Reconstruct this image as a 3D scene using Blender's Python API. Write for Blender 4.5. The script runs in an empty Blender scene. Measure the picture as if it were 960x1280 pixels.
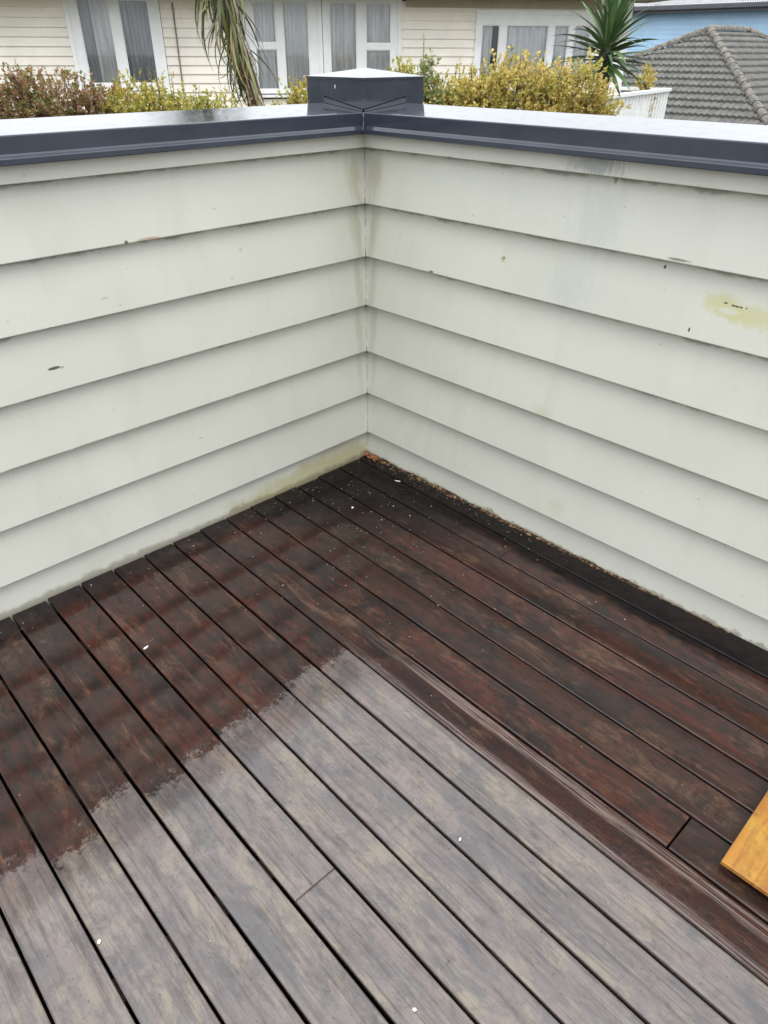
import bpy, bmesh, math, random
from math import sin, cos, pi, radians, sqrt, atan2
from mathutils import Vector, Matrix, Euler, noise

SC = bpy.context.scene
COL = SC.collection
rnd = random.Random(7)

# ------------------------------------------------------------------ camera
PITCH, YAW, ROLL = 0.5724, -0.7721, 0.0021
cam_d = bpy.data.cameras.new('camera')
cam = bpy.data.objects.new('camera', cam_d)
COL.objects.link(cam)
cam.location = (-1.5772, -1.7057, 1.2413)
cam.rotation_euler = (Euler((pi / 2 - PITCH, 0, YAW), 'XYZ').to_matrix() @ Matrix.Rotation(ROLL, 3, 'Z')).to_euler()
cam_d.sensor_fit = 'VERTICAL'
cam_d.sensor_height = 36.0
cam_d.lens = 36.0 * 891.6 / 1280.0
cam_d.clip_start = 0.02
cam_d.clip_end = 3000
SC.camera = cam

# ------------------------------------------------------------------ overcast sky, soft sun
SUN_EL, SUN_ROT = radians(58), radians(215)
W = bpy.data.worlds.new('World')
SC.world = W
W.use_nodes = True
wt = W.node_tree
wt.nodes.clear()
w_out = wt.nodes.new('ShaderNodeOutputWorld')
w_bg = wt.nodes.new('ShaderNodeBackground')
w_bg.inputs['Strength'].default_value = 0.10
w_sky = wt.nodes.new('ShaderNodeTexSky')
w_sky.sky_type = 'NISHITA'
w_sky.sun_disc = False
w_sky.sun_elevation = SUN_EL
w_sky.sun_rotation = SUN_ROT
w_hs = wt.nodes.new('ShaderNodeHueSaturation')
w_hs.inputs['Saturation'].default_value = 0.25
wt.links.new(w_sky.outputs[0], w_hs.inputs['Color'])
# cloud layer: overcast luminance, three times brighter overhead than at the horizon
w_geo = wt.nodes.new('ShaderNodeNewGeometry')
w_sep = wt.nodes.new('ShaderNodeSeparateXYZ')
wt.links.new(w_geo.outputs['Incoming'], w_sep.inputs[0])
w_m1 = wt.nodes.new('ShaderNodeMath'); w_m1.operation = 'ABSOLUTE'
wt.links.new(w_sep.outputs['Z'], w_m1.inputs[0])
w_m2 = wt.nodes.new('ShaderNodeMath'); w_m2.operation = 'MULTIPLY_ADD'
wt.links.new(w_m1.outputs[0], w_m2.inputs[0])
w_m2.inputs[1].default_value = 2 / 3
w_m2.inputs[2].default_value = 1 / 3
w_nz = wt.nodes.new('ShaderNodeTexNoise')
w_nz.inputs['Scale'].default_value = 2.2
w_nz.inputs['Detail'].default_value = 5
wt.links.new(w_geo.outputs['Incoming'], w_nz.inputs['Vector'])
w_m3 = wt.nodes.new('ShaderNodeMath'); w_m3.operation = 'MULTIPLY_ADD'
wt.links.new(w_nz.outputs['Fac'], w_m3.inputs[0])
w_m3.inputs[1].default_value = 0.35
w_m3.inputs[2].default_value = 0.82
w_m4 = wt.nodes.new('ShaderNodeMath'); w_m4.operation = 'MULTIPLY'
wt.links.new(w_m2.outputs[0], w_m4.inputs[0]); wt.links.new(w_m3.outputs[0], w_m4.inputs[1])
CLOUD = 35.0
w_cl = wt.nodes.new('ShaderNodeVectorMath'); w_cl.operation = 'SCALE'
w_cl.inputs[0].default_value = (0.965 * CLOUD, 1.0 * CLOUD, 1.05 * CLOUD)
wt.links.new(w_m4.outputs[0], w_cl.inputs['Scale'])
w_mix = wt.nodes.new('ShaderNodeMix'); w_mix.data_type = 'RGBA'
w_mix.inputs['Factor'].default_value = 0.85
wt.links.new(w_hs.outputs[0], w_mix.inputs['A'])
wt.links.new(w_cl.outputs[0], w_mix.inputs['B'])
wt.links.new(w_mix.outputs['Result'], w_bg.inputs['Color'])
wt.links.new(w_bg.outputs[0], w_out.inputs[0])

sun_d = bpy.data.lights.new('sun', 'SUN')
sun_d.energy = 0.8
sun_d.angle = radians(25)
sun_d.color = (1.0, 0.97, 0.92)
sun = bpy.data.objects.new('sun', sun_d)
COL.objects.link(sun)
sd = Vector((sin(SUN_ROT) * cos(SUN_EL), cos(SUN_ROT) * cos(SUN_EL), sin(SUN_EL)))
sun.rotation_euler = sd.to_track_quat('Z', 'Y').to_euler()

SC.view_settings.view_transform = 'Standard'
SC.view_settings.look = 'None'
SC.view_settings.exposure = 0.0
SC.view_settings.gamma = 1.0

# ------------------------------------------------------------------ helpers
class MB:
    """collects vertices and faces, links them as one mesh object"""
    def __init__(s):
        s.v, s.f, s.m = [], [], []
    def quad(s, a, b, c, d, mi=0):
        n = len(s.v); s.v += [tuple(a), tuple(b), tuple(c), tuple(d)]; s.f.append((n, n+1, n+2, n+3)); s.m.append(mi)
    def tri(s, a, b, c, mi=0):
        n = len(s.v); s.v += [tuple(a), tuple(b), tuple(c)]; s.f.append((n, n+1, n+2)); s.m.append(mi)
    def box(s, x0, y0, z0, x1, y1, z1, M=None):
        n = len(s.v)
        P = [(x0,y0,z0),(x1,y0,z0),(x1,y1,z0),(x0,y1,z0),(x0,y0,z1),(x1,y0,z1),(x1,y1,z1),(x0,y1,z1)]
        if M is not None: P = [tuple(M @ Vector(p)) for p in P]
        s.v += P
        for f in ((0,3,2,1),(4,5,6,7),(0,1,5,4),(1,2,6,5),(2,3,7,6),(3,0,4,7)):
            s.f.append(tuple(n+i for i in f)); s.m.append(0)
    def grid(s, rows, closed=False, caps=False):
        """rows: list of rings of points of equal length"""
        n = len(s.v); k = len(rows[0])
        for r in rows: s.v += [tuple(p) for p in r]
        for i in range(len(rows)-1):
            for j in range(k if closed else k-1):
                a = n+i*k+j; b = n+i*k+(j+1) % k
                s.f.append((a, b, b+k, a+k)); s.m.append(0)
        if caps:
            s.f.append(tuple(n+j for j in reversed(range(k)))); s.m.append(0)
            e = n+(len(rows)-1)*k
            s.f.append(tuple(e+j for j in range(k))); s.m.append(0)
    def tube(s, pts, radii, k=8, caps=True):
        rows = []
        for i, p in enumerate(pts):
            p = Vector(p)
            a = Vector(pts[max(i-1, 0)]); b = Vector(pts[min(i+1, len(pts)-1)])
            d = (b-a).normalized()
            u = d.cross(Vector((0.31, 0.2, 0.93)))
            if u.length < 1e-4: u = d.cross(Vector((1, 0, 0)))
            u.normalize(); w = d.cross(u)
            r = radii[i] if hasattr(radii, '__len__') else radii
            rows.append([p + (u*cos(2*pi*j/k) + w*sin(2*pi*j/k))*r for j in range(k)])
        s.grid(rows, closed=True, caps=caps)
    def mesh(s, name, mats, smooth=False):
        me = bpy.data.meshes.new(name)
        me.from_pydata(s.v, [], s.f)
        for m in (mats if isinstance(mats, (list, tuple)) else [mats]): me.materials.append(m)
        for p, mi in zip(me.polygons, s.m):
            p.material_index = mi; p.use_smooth = smooth
        me.validate(); me.update()
        return me
    def build(s, name, mats, parent=None, smooth=False, bevel=0, seg=2, kind=None, label=None):
        me = s.mesh(name, mats, smooth)
        if bevel:
            bm = bmesh.new(); bm.from_mesh(me)
            bmesh.ops.remove_doubles(bm, verts=bm.verts, dist=1e-6)
            bmesh.ops.recalc_face_normals(bm, faces=bm.faces)
            bmesh.ops.bevel(bm, geom=[e for e in bm.edges if len(e.link_faces) == 2 and e.calc_face_angle(0) > 0.5],
                            offset=bevel, segments=seg, affect='EDGES', profile=0.5, clamp_overlap=True)
            bm.to_mesh(me); bm.free()
        return link(name, me, parent, kind, label)

def link(name, me, parent=None, kind=None, label=None):
    o = bpy.data.objects.new(name, me); COL.objects.link(o)
    if parent is not None: o.parent = parent
    if kind: o['kind'] = kind
    if label: o['label'] = label
    return o

def tag(o, label, cat, group=None, kind=None):
    o['label'] = label; o['category'] = cat
    if group: o['group'] = group
    if kind: o['kind'] = kind
    return o

def thing(name, label, cat, loc=(0, 0, 0), group=None):
    o = bpy.data.objects.new(name, None); COL.objects.link(o)
    o.location = loc; o.empty_display_size = 0.1
    return tag(o, label, cat, group)

def shift(o, loc):
    """child built in world coordinates under an empty standing at loc"""
    o.matrix_parent_inverse = Matrix.Translation(-Vector(loc))
    return o

# ------------------------------------------------------------------ node helpers
class NT:
    def __init__(s, name, rough=0.5, color=(0.5, 0.5, 0.5), spec=0.5):
        s.mat = bpy.data.materials.new(name); s.mat.use_nodes = True
        s.t = s.mat.node_tree; s.t.nodes.clear()
        s.out = s.t.nodes.new('ShaderNodeOutputMaterial')
        s.b = s.t.nodes.new('ShaderNodeBsdfPrincipled')
        s.t.links.new(s.b.outputs[0], s.out.inputs[0])
        s.b.inputs['Roughness'].default_value = rough
        s.b.inputs['Base Color'].default_value = (*color, 1)
        s.b.inputs['Specular IOR Level'].default_value = spec
    def n(s, typ, **kw):
        nd = s.t.nodes.new(typ)
        for k, v in kw.items(): setattr(nd, k, v)
        return nd
    def put(s, sock, v):
        if isinstance(v, bpy.types.NodeSocket): s.t.links.new(v, sock)
        elif isinstance(v, (tuple, list)) and sock.type == 'RGBA' and len(v) == 3: sock.default_value = (*v, 1)
        else: sock.default_value = v
    def math(s, op, a, b=0.0, c=0.0, clamp=False):
        nd = s.n('ShaderNodeMath', operation=op, use_clamp=clamp)
        s.put(nd.inputs[0], a); s.put(nd.inputs[1], b); s.put(nd.inputs[2], c)
        return nd.outputs[0]
    def mix(s, f, a, b, blend='MIX'):
        nd = s.n('ShaderNodeMix', data_type='RGBA', blend_type=blend)
        s.put(nd.inputs['Factor'], f); s.put(nd.inputs['A'], a); s.put(nd.inputs['B'], b)
        return nd.outputs['Result']
    def noise(s, vec, scale, detail=4, rough=0.55, dist=0.0):
        nd = s.n('ShaderNodeTexNoise')
        if vec is not None: s.put(nd.inputs['Vector'], vec)
        nd.inputs['Scale'].default_value = scale; nd.inputs['Detail'].default_value = detail
        nd.inputs['Roughness'].default_value = rough; nd.inputs['Distortion'].default_value = dist
        return nd.outputs['Fac']
    def ramp(s, f, stops):
        nd = s.n('ShaderNodeValToRGB')
        while len(nd.color_ramp.elements) < len(stops): nd.color_ramp.elements.new(0.5)
        for e, (p, c) in zip(nd.color_ramp.elements, stops):
            e.position = p; e.color = (*c, 1) if len(c) == 3 else c
        s.put(nd.inputs['Fac'], f)
        return nd.outputs['Color']
    def step(s, v, lo, hi, a=0.0, b=1.0):
        nd = s.n('ShaderNodeMapRange', interpolation_type='SMOOTHSTEP')
        s.put(nd.inputs['Value'], v)
        nd.inputs['From Min'].default_value = lo; nd.inputs['From Max'].default_value = hi
        nd.inputs['To Min'].default_value = a; nd.inputs['To Max'].default_value = b
        return nd.outputs['Result']
    def map(s, vec, scale=(1, 1, 1), loc=(0, 0, 0)):
        nd = s.n('ShaderNodeMapping')
        s.put(nd.inputs['Vector'], vec)
        nd.inputs['Scale'].default_value = scale
        s.put(nd.inputs['Location'], loc)
        return nd.outputs[0]
    def pos(s): return s.n('ShaderNodeNewGeometry').outputs['Position']
    def obj(s): return s.n('ShaderNodeTexCoord').outputs['Object']
    def sep(s, v):
        nd = s.n('ShaderNodeSeparateXYZ'); s.put(nd.inputs[0], v); return nd.outputs
    def rand(s): return s.n('ShaderNodeObjectInfo').outputs['Random']
    def bump(s, h, strength, dist=0.01, inp='Normal'):
        nd = s.n('ShaderNodeBump'); nd.inputs['Strength'].default_value = strength
        nd.inputs['Distance'].default_value = dist; s.put(nd.inputs['Height'], h)
        s.put(s.b.inputs[inp], nd.outputs[0])
        return nd.outputs[0]
    def col(s, v): s.put(s.b.inputs['Base Color'], v)

def offset_vec(t, vec, amount=37.0):
    """object coordinates moved by a random amount per object, so no two boards repeat"""
    r = t.rand()
    cb = t.n('ShaderNodeCombineXYZ')
    t.put(cb.inputs[0], t.math('MULTIPLY', r, amount)); t.put(cb.inputs[1], t.math('MULTIPLY', r, amount*7.3)); t.put(cb.inputs[2], t.math('MULTIPLY', r, amount*3.1))
    va = t.n('ShaderNodeVectorMath', operation='ADD')
    t.put(va.inputs[0], vec); t.put(va.inputs[1], cb.outputs[0])
    return va.outputs[0]

# ------------------------------------------------------------------ materials
S0, ANG = 0.5277, -0.0244     # first seam and small skew of the deck boards
def mat_deck(ribbed=False):
    t = NT('wet_ribbed_hardwood' if ribbed else 'wet_hardwood', rough=0.6)
    v = offset_vec(t, t.obj())
    P = t.pos(); px, py, pz = t.sep(P)
    hair = t.noise(t.map(v, (330, 9, 330)), 1.0, 5, 0.65, 0.3)
    fine = t.noise(t.map(v, (110, 3.2, 110)), 1.0, 6, 0.65, 0.5)
    mid = t.noise(t.map(v, (26, 2.4, 26)), 1.0, 6, 0.65, 0.9)
    blot = t.noise(t.map(v, (15, 6.0, 15)), 1.0, 8, 0.72, 0.6)
    blot2 = t.noise(t.map(v, (9, 4.5, 9), (3, 9, 1)), 1.0, 8, 0.74, 0.8)
    mott = t.noise(t.map(v, (55, 30, 55), (6, 1, 2)), 1.0, 8, 0.75, 0.4)
    smear = t.noise(t.map(v, (34, 3.0, 34), (8, 2, 4)), 1.0, 7, 0.7, 1.2)
    tint = t.ramp(t.rand(), [(0.0, (0.060, 0.016, 0.010)), (0.3, (0.042, 0.015, 0.010)), (0.55, (0.068, 0.016, 0.010)), (0.8, (0.038, 0.015, 0.010)), (1.0, (0.053, 0.016, 0.010))])
    c = t.mix(t.step(mid, 0.35, 0.68), tint, (0.026, 0.012, 0.009))
    c = t.mix(t.math('MULTIPLY', t.step(blot, 0.52, 0.67), 0.65), c, (0.115, 0.062, 0.037))       # pale worn patches
    c = t.mix(t.math('MULTIPLY', t.step(smear, 0.57, 0.70), 0.6), c, (0.150, 0.078, 0.050))       # rubbed streaks
    c = t.mix(t.math('MULTIPLY', t.step(blot2, 0.51, 0.60), 0.8), c, (0.012, 0.010, 0.010))    # mildew
    c = t.mix(t.math('MULTIPLY', t.step(fine, 0.50, 0.68), 0.4), c, (0.010, 0.006, 0.005))      # open grain
    c = t.mix(t.math('MULTIPLY', t.step(hair, 0.52, 0.70), 0.25), c, (0.008, 0.006, 0.005))
    c = t.mix(t.math('MULTIPLY', t.step(mott, 0.47, 0.60), 0.7), c, (0.014, 0.011, 0.009))
    c = t.mix(t.math('MULTIPLY', t.step(mott, 0.30, 0.40, 1.0, 0.0), 0.25), c, (0.12, 0.05, 0.032))
    # sky reflection painted into the weathered grey, ragged edge set out from the walls
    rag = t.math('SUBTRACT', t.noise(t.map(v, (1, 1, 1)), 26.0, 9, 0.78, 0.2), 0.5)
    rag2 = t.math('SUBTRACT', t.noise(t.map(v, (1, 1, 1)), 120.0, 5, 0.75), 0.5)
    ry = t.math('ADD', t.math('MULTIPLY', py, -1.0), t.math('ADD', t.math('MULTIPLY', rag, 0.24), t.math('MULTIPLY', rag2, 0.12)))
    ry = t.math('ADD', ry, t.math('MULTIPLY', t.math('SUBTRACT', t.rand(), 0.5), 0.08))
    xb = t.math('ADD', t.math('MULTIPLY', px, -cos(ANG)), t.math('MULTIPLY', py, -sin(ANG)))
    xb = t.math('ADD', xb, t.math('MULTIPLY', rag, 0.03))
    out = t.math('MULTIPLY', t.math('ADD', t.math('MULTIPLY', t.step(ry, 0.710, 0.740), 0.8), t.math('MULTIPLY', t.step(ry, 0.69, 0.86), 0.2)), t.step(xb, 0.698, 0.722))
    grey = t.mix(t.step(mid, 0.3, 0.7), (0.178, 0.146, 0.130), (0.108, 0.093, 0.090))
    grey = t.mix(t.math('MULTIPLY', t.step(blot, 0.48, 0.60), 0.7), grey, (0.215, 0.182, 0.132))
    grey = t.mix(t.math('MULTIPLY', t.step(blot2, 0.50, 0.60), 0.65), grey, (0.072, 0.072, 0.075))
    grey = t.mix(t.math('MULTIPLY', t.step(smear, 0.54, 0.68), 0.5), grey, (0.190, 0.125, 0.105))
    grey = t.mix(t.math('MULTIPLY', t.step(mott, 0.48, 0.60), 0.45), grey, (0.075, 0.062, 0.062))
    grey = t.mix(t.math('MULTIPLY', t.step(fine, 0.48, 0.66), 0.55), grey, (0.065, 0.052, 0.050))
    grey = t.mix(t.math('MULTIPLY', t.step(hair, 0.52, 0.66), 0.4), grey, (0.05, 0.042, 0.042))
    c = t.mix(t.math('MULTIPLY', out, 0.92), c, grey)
    # small dark marks and pale scuffs
    sp = t.noise(P, 130.0, 3, 0.6)
    c = t.mix(t.math('MULTIPLY', t.step(sp, 0.66, 0.72), 0.7), c, (0.012, 0.010, 0.009))
    # black grime that collects along both walls
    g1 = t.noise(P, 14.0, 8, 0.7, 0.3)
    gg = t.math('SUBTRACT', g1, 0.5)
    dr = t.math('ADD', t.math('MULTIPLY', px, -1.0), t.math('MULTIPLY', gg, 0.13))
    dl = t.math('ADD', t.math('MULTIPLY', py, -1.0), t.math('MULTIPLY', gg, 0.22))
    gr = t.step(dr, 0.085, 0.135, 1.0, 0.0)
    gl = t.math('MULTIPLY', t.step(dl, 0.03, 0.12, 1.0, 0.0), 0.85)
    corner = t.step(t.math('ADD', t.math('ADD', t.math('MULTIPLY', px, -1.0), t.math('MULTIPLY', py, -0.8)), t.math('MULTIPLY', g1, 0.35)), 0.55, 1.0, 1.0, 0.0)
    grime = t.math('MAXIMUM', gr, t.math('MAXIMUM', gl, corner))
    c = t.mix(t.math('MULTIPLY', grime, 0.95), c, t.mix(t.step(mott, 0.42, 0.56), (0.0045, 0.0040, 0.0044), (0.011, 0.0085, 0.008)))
    if ribbed:
        rib = t.noise(t.map(v, (330, 4.0, 330)), 1.0, 6, 0.7, 0.9)
        worn = t.step(t.math('ADD', py, t.math('MULTIPLY', t.noise(t.map(v, (40, 5, 40)), 1.0, 5, 0.7), 0.8)), -0.75, -0.05, 1.0, 0.0)
        lx = t.sep(t.obj())[0]
        lw = t.math('ADD', lx, t.math('MULTIPLY', t.math('SUBTRACT', t.noise(t.map(v, (20, 2.5, 20), (2, 2, 2)), 1.0, 5, 0.7), 0.5), 0.045))
        edge = t.math('MAXIMUM', t.step(lw, 0.008, 0.020), t.math('MULTIPLY', t.step(lw, -0.036, -0.026, 1.0, 0.0), 0.8))
        wornf = t.math('MULTIPLY', worn, edge)
        c = t.mix(t.math('MULTIPLY', t.step(rib, 0.46, 0.56), t.math('MULTIPLY', wornf, 0.8)), c, (0.21, 0.16, 0.14))
        c = t.mix(t.math('MULTIPLY', t.step(rib, 0.40, 0.50, 1.0, 0.0), t.math('MULTIPLY', worn, 0.85)), c, (0.050, 0.018, 0.011))
    t.col(c)
    b = t.b.inputs
    b['Specular IOR Level'].default_value = 0.1
    h = t.math('ADD', t.math('MULTIPLY', fine, 0.6), t.math('MULTIPLY', hair, 0.5))
    if ribbed: h = t.math('ADD', h, t.math('MULTIPLY', t.math('MULTIPLY', rib, worn), 1.4))
    t.bump(h, 0.5, 0.003)
    # film of rain water, broken by the grain and thin over the grime
    film = t.noise(t.map(v, (45, 18, 45), (5, 5, 5)), 1.0, 7, 0.72, 0.5)
    wet = t.step(t.math('SUBTRACT', film, t.math('MULTIPLY', t.step(fine, 0.5, 0.7), 0.10)), 0.26, 0.52, 0.35, 1.0)
    wet = t.math('MULTIPLY', wet, t.math('SUBTRACT', 1.0, t.math('MULTIPLY', grime, 0.8)))
    if ribbed: wet = t.math('MULTIPLY', wet, t.math('SUBTRACT', 1.0, t.math('MULTIPLY', worn, t.step(rib, 0.42, 0.60, 0.85, 0.1))))
    t.put(b['Coat Weight'], wet)
    b['Coat IOR'].default_value = 1.48
    t.put(b['Coat Roughness'], t.step(film, 0.35, 0.65, 0.12, 0.03))
    jag = t.noise(t.map(v, (170, 70, 170)), 1.0, 4, 0.65, 0.3)
    broad = t.noise(t.map(v, (60, 9, 60)), 1.0, 3, 0.5)
    hb = t.math('ADD', t.math('MULTIPLY', t.step(jag, 0.42, 0.62), 0.35), t.math('ADD', t.math('MULTIPLY', hair, 0.12), t.math('MULTIPLY', broad, 0.35)))
    t.bump(hb, 0.05 if ribbed else 0.022, 0.003, 'Coat Normal')
    return t.mat

def blob(t, a, b, A, B, ra, rb, nz, soft=0.6, amp=0.9):
    """soft stain mask centred at (A,B) on a wall, ragged by noise"""
    da = t.math('DIVIDE', t.math('SUBTRACT', a, A), ra)
    db = t.math('DIVIDE', t.math('SUBTRACT', b, B), rb)
    d = t.math('SQRT', t.math('ADD', t.math('MULTIPLY', da, da), t.math('MULTIPLY', db, db)))
    d = t.math('ADD', d, t.math('MULTIPLY', t.math('SUBTRACT', nz, 0.5), amp))
    return t.step(d, 1.0-soft, 1.0, 1.0, 0.0)

def mat_wall(side):
    t = NT('cream_wall_paint_' + side, rough=0.42)
    P = t.pos(); x, y, z = t.sep(P)
    a = x if side == 'left' else y
    nz = t.noise(P, 22.0, 6, 0.65, 0.2)
    nzs = t.noise(t.map(P, (60, 60, 8)), 1.0, 4, 0.6)
    soft = t.noise(P, 3.0, 4, 0.5)
    patchy = t.noise(P, 45.0, 6, 0.7, 0.6)
    c = t.mix(t.step(soft, 0.3, 0.7), (0.520, 0.522, 0.455), (0.550, 0.551, 0.482))
    c = t.mix(t.math('MULTIPLY', t.step(t.noise(t.map(P, (9, 9, 2.2)), 1.0, 5, 0.6, 0.5), 0.50, 0.72), 0.3), c, (0.45, 0.445, 0.375))
    def stain(col, f, A, B, ra, rb, soft=0.6, amp=0.9, n=nz):
        nonlocal c
        c = t.mix(t.math('MULTIPLY', blob(t, a, z, A, B, ra, rb, n, soft, amp), f), c, col)
    # sparse grime specks
    sp = t.noise(P, 70.0, 2, 0.5)
    c = t.mix(t.math('MULTIPLY', t.step(sp, 0.73, 0.78), 0.5), c, (0.25, 0.24, 0.18))
    # dirt drawn down beside the inner corner
    stain((0.36, 0.33, 0.23), 0.55, -0.035, 0.93, 0.04, 0.09, 0.8, 1.2, nzs)
    stain((0.36, 0.34, 0.25), 0.40, -0.03, 0.80, 0.03, 0.10, 0.8, 1.2, nzs)
    stain((0.34, 0.32, 0.23), 0.40, -0.02, 0.58, 0.022, 0.5, 0.8, 1.2, nzs)
    if side == 'left':
        stain((0.40, 0.37, 0.20), 0.72, -0.25, 0.005, 0.42, 0.062, 0.5, 1.3)     # yellow green mildew by the deck
        stain((0.38, 0.35, 0.21), 0.50, -0.12, 0.02, 0.2, 0.085, 0.6, 1.2)
        stain((0.06, 0.045, 0.02), 0.95, -1.012, 0.6035, 0.018, 0.0042, 0.3, 0.25)   # gouge
        stain((0.30, 0.26, 0.17), 0.9, -0.995, 0.601, 0.010, 0.003, 0.5, 0.5)
        stain((0.40, 0.30, 0.19), 0.9, -0.72, 0.8575, 0.036, 0.0055, 0.3, 0.4)       # bare timber where the edge chipped
        stain((0.09, 0.08, 0.06), 0.95, -0.777, 0.858, 0.006, 0.006, 0.4, 0.6)
        stain((0.11, 0.10, 0.07), 0.95, -1.0, 0.699, 0.006, 0.005, 0.4, 0.6)
        stain((0.35, 0.33, 0.26), 0.6, -0.45, 0.79, 0.006, 0.007, 0.5, 0.6)
        stain((0.35, 0.33, 0.26), 0.6, -0.855, 0.74, 0.012, 0.004, 0.5, 0.6)
    else:
        stain((0.47, 0.46, 0.23), 0.75, -1.115, 0.787, 0.058, 0.034, 0.7, 1.5, patchy)     # yellowed patch of filler
        stain((0.47, 0.46, 0.23), 0.75, -1.18, 0.774, 0.10, 0.030, 0.7, 1.5, patchy)
        stain((0.54, 0.54, 0.47), 0.8, -1.13, 0.776, 0.03, 0.008, 0.5, 1.2)
        for k, (aa, bb, r1) in enumerate(((-1.121, 0.791, 0.005), (-1.138, 0.789, 0.005), (-1.146, 0.7885, 0.006), (-1.155, 0.7885, 0.004), (-1.166, 0.789, 0.002))):
            stain((0.05, 0.045, 0.025), 0.95, aa, bb, r1, 0.0024, 0.4, 0.7)
        stain((0.27, 0.285, 0.275), 0.8, -0.765, 1.03, 0.10, 0.028, 0.7, 1.9, t.noise(t.map(P, (110, 110, 30)), 1.0, 5, 0.7))   # grey drip marks on the trim
        stain((0.42, 0.44, 0.41), 0.45, -0.79, 0.91, 0.10, 0.11, 0.8, 1.7, nzs)
        stain((0.44, 0.455, 0.43), 0.4, -0.74, 0.75, 0.10, 0.10, 0.8, 1.7, nzs)
        stain((0.38, 0.33, 0.19), 0.8, -0.525, 0.7815, 0.009, 0.009, 0.6, 0.9)
        stain((0.06, 0.05, 0.03), 0.9, -0.527, 0.7845, 0.003, 0.004, 0.4, 0.5)
        stain((0.05, 0.045, 0.03), 0.95, -0.967, 0.838, 0.0045, 0.0055, 0.4, 0.6)
        stain((0.06, 0.055, 0.03), 0.95, -1.061, 0.7205, 0.003, 0.006, 0.4, 0.6)
        stain((0.09, 0.085, 0.06), 0.9, -0.28, 0.7055, 0.010, 0.004, 0.4, 0.7)
        stain((0.12, 0.11, 0.08), 0.8, -1.005, 0.8625, 0.035, 0.004, 0.6, 1.0)
        stain((0.40, 0.36, 0.20), 0.3, -0.71, 0.40, 0.05, 0.03, 1.0, 1.3)
        stain((0.40, 0.36, 0.22), 0.3, -0.80, 0.13, 0.05, 0.04, 1.0, 1.3)
        stain((0.22, 0.19, 0.12), 0.8, -0.81, 1.0, 0.006, 0.009, 0.5, 0.7)
        stain((0.05, 0.05, 0.035), 0.9, -0.335, 1.0095, 0.006, 0.004, 0.5, 0.7)
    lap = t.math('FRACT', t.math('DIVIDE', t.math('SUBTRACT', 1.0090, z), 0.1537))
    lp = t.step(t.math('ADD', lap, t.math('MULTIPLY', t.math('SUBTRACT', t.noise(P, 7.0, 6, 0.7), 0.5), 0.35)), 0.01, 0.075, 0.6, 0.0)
    c = t.mix(lp, c, (0.14, 0.135, 0.10))  # grime under each lap, darkened further to paint in its shadow line
    # splash line just above the deck
    base = t.step(t.math('ADD', z, t.math('MULTIPLY', t.math('SUBTRACT', nz, 0.5), 0.05)), 0.0, 0.016 if side == 'left' else 0.008, 0.6, 0.0)
    c = t.mix(base, c, (0.16, 0.13, 0.075))
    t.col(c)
    brush = t.noise(t.map(P, (14, 14, 260)), 1.0, 3, 0.6)
    t.bump(t.math('ADD', t.math('MULTIPLY', brush, 0.6), t.noise(P, 9, 4)), 0.11, 0.004)
    t.put(t.b.inputs['Roughness'], t.step(soft, 0.3, 0.7, 0.36, 0.5))
    return t.mat

def mat_cap():
    t = NT('charcoal_coated_steel', rough=0.2, spec=0.3)
    P = t.pos()
    n1 = t.noise(P, 8.0, 5, 0.6, 0.3)
    t.col(t.mix(t.step(n1, 0.3, 0.7), (0.027, 0.033, 0.049), (0.036, 0.043, 0.061)))
    b = t.b.inputs
    t.put(b['Roughness'], t.step(t.noise(P, 30, 5, 0.7), 0.35, 0.7, 0.10, 0.26))
    b['Coat Weight'].default_value = 1.0
    b['Coat IOR'].default_value = 1.36
    t.put(b['Coat Roughness'], t.step(n1, 0.35, 0.65, 0.03, 0.10))
    drops = t.n('ShaderNodeTexVoronoi'); drops.inputs['Scale'].default_value = 70
    t.put(drops.inputs['Vector'], P)
    d = t.step(drops.outputs['Distance'], 0.15, 0.4, 1.0, 0.0)
    h = t.math('ADD', t.math('MULTIPLY', d, 0.10), t.math('MULTIPLY', t.noise(P, 5, 3), 1.2))
    t.bump(h, 0.12, 0.006, 'Coat Normal')
    return t.mat

def plain(name, color, rough=0.5, var=0.12, scale=12.0, bump=0.0, spec=0.5, per_object=0.0, stretch=(1, 1, 1)):
    t = NT(name, rough=rough, spec=spec)
    v = t.map(t.pos(), stretch)
    nz = t.noise(v, scale, 5, 0.6, 0.2)
    dk = tuple(c*(1-var*1.6) for c in color); lt = tuple(min(1, c*(1+var)) for c in color)
    c = t.mix(t.step(nz, 0.28, 0.72), dk, lt)
    if per_object:
        c = t.mix(t.math('MULTIPLY', t.rand(), per_object), c, tuple(c0*0.45 for c0 in color))
    t.col(c)
    if bump: t.bump(nz, bump, 0.01)
    return t.mat

def mat_leaf(name, stops, rough=0.45, trans=0.38):
    t = NT(name, rough=rough, spec=0.35)
    g = t.n('ShaderNodeNewGeometry')
    v = t.noise(g.outputs['Position'], 5.0, 3, 0.6)
    f = t.math('ADD', t.math('MULTIPLY', g.outputs['Random Per Island'], 0.65), t.math('MULTIPLY', t.step(v, 0.3, 0.7), 0.35))
    c = t.ramp(f, stops)
    t.col(c)
    t.b.inputs['Subsurface Weight'].default_value = 0.0
    tr = t.n('ShaderNodeBsdfTranslucent'); t.put(tr.inputs['Color'], c)
    mx = t.n('ShaderNodeMixShader'); mx.inputs[0].default_value = trans
    t.t.links.new(t.b.outputs[0], mx.inputs[1]); t.t.links.new(tr.outputs[0], mx.inputs[2])
    t.t.links.new(mx.outputs[0], t.out.inputs[0])
    return t.mat

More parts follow.
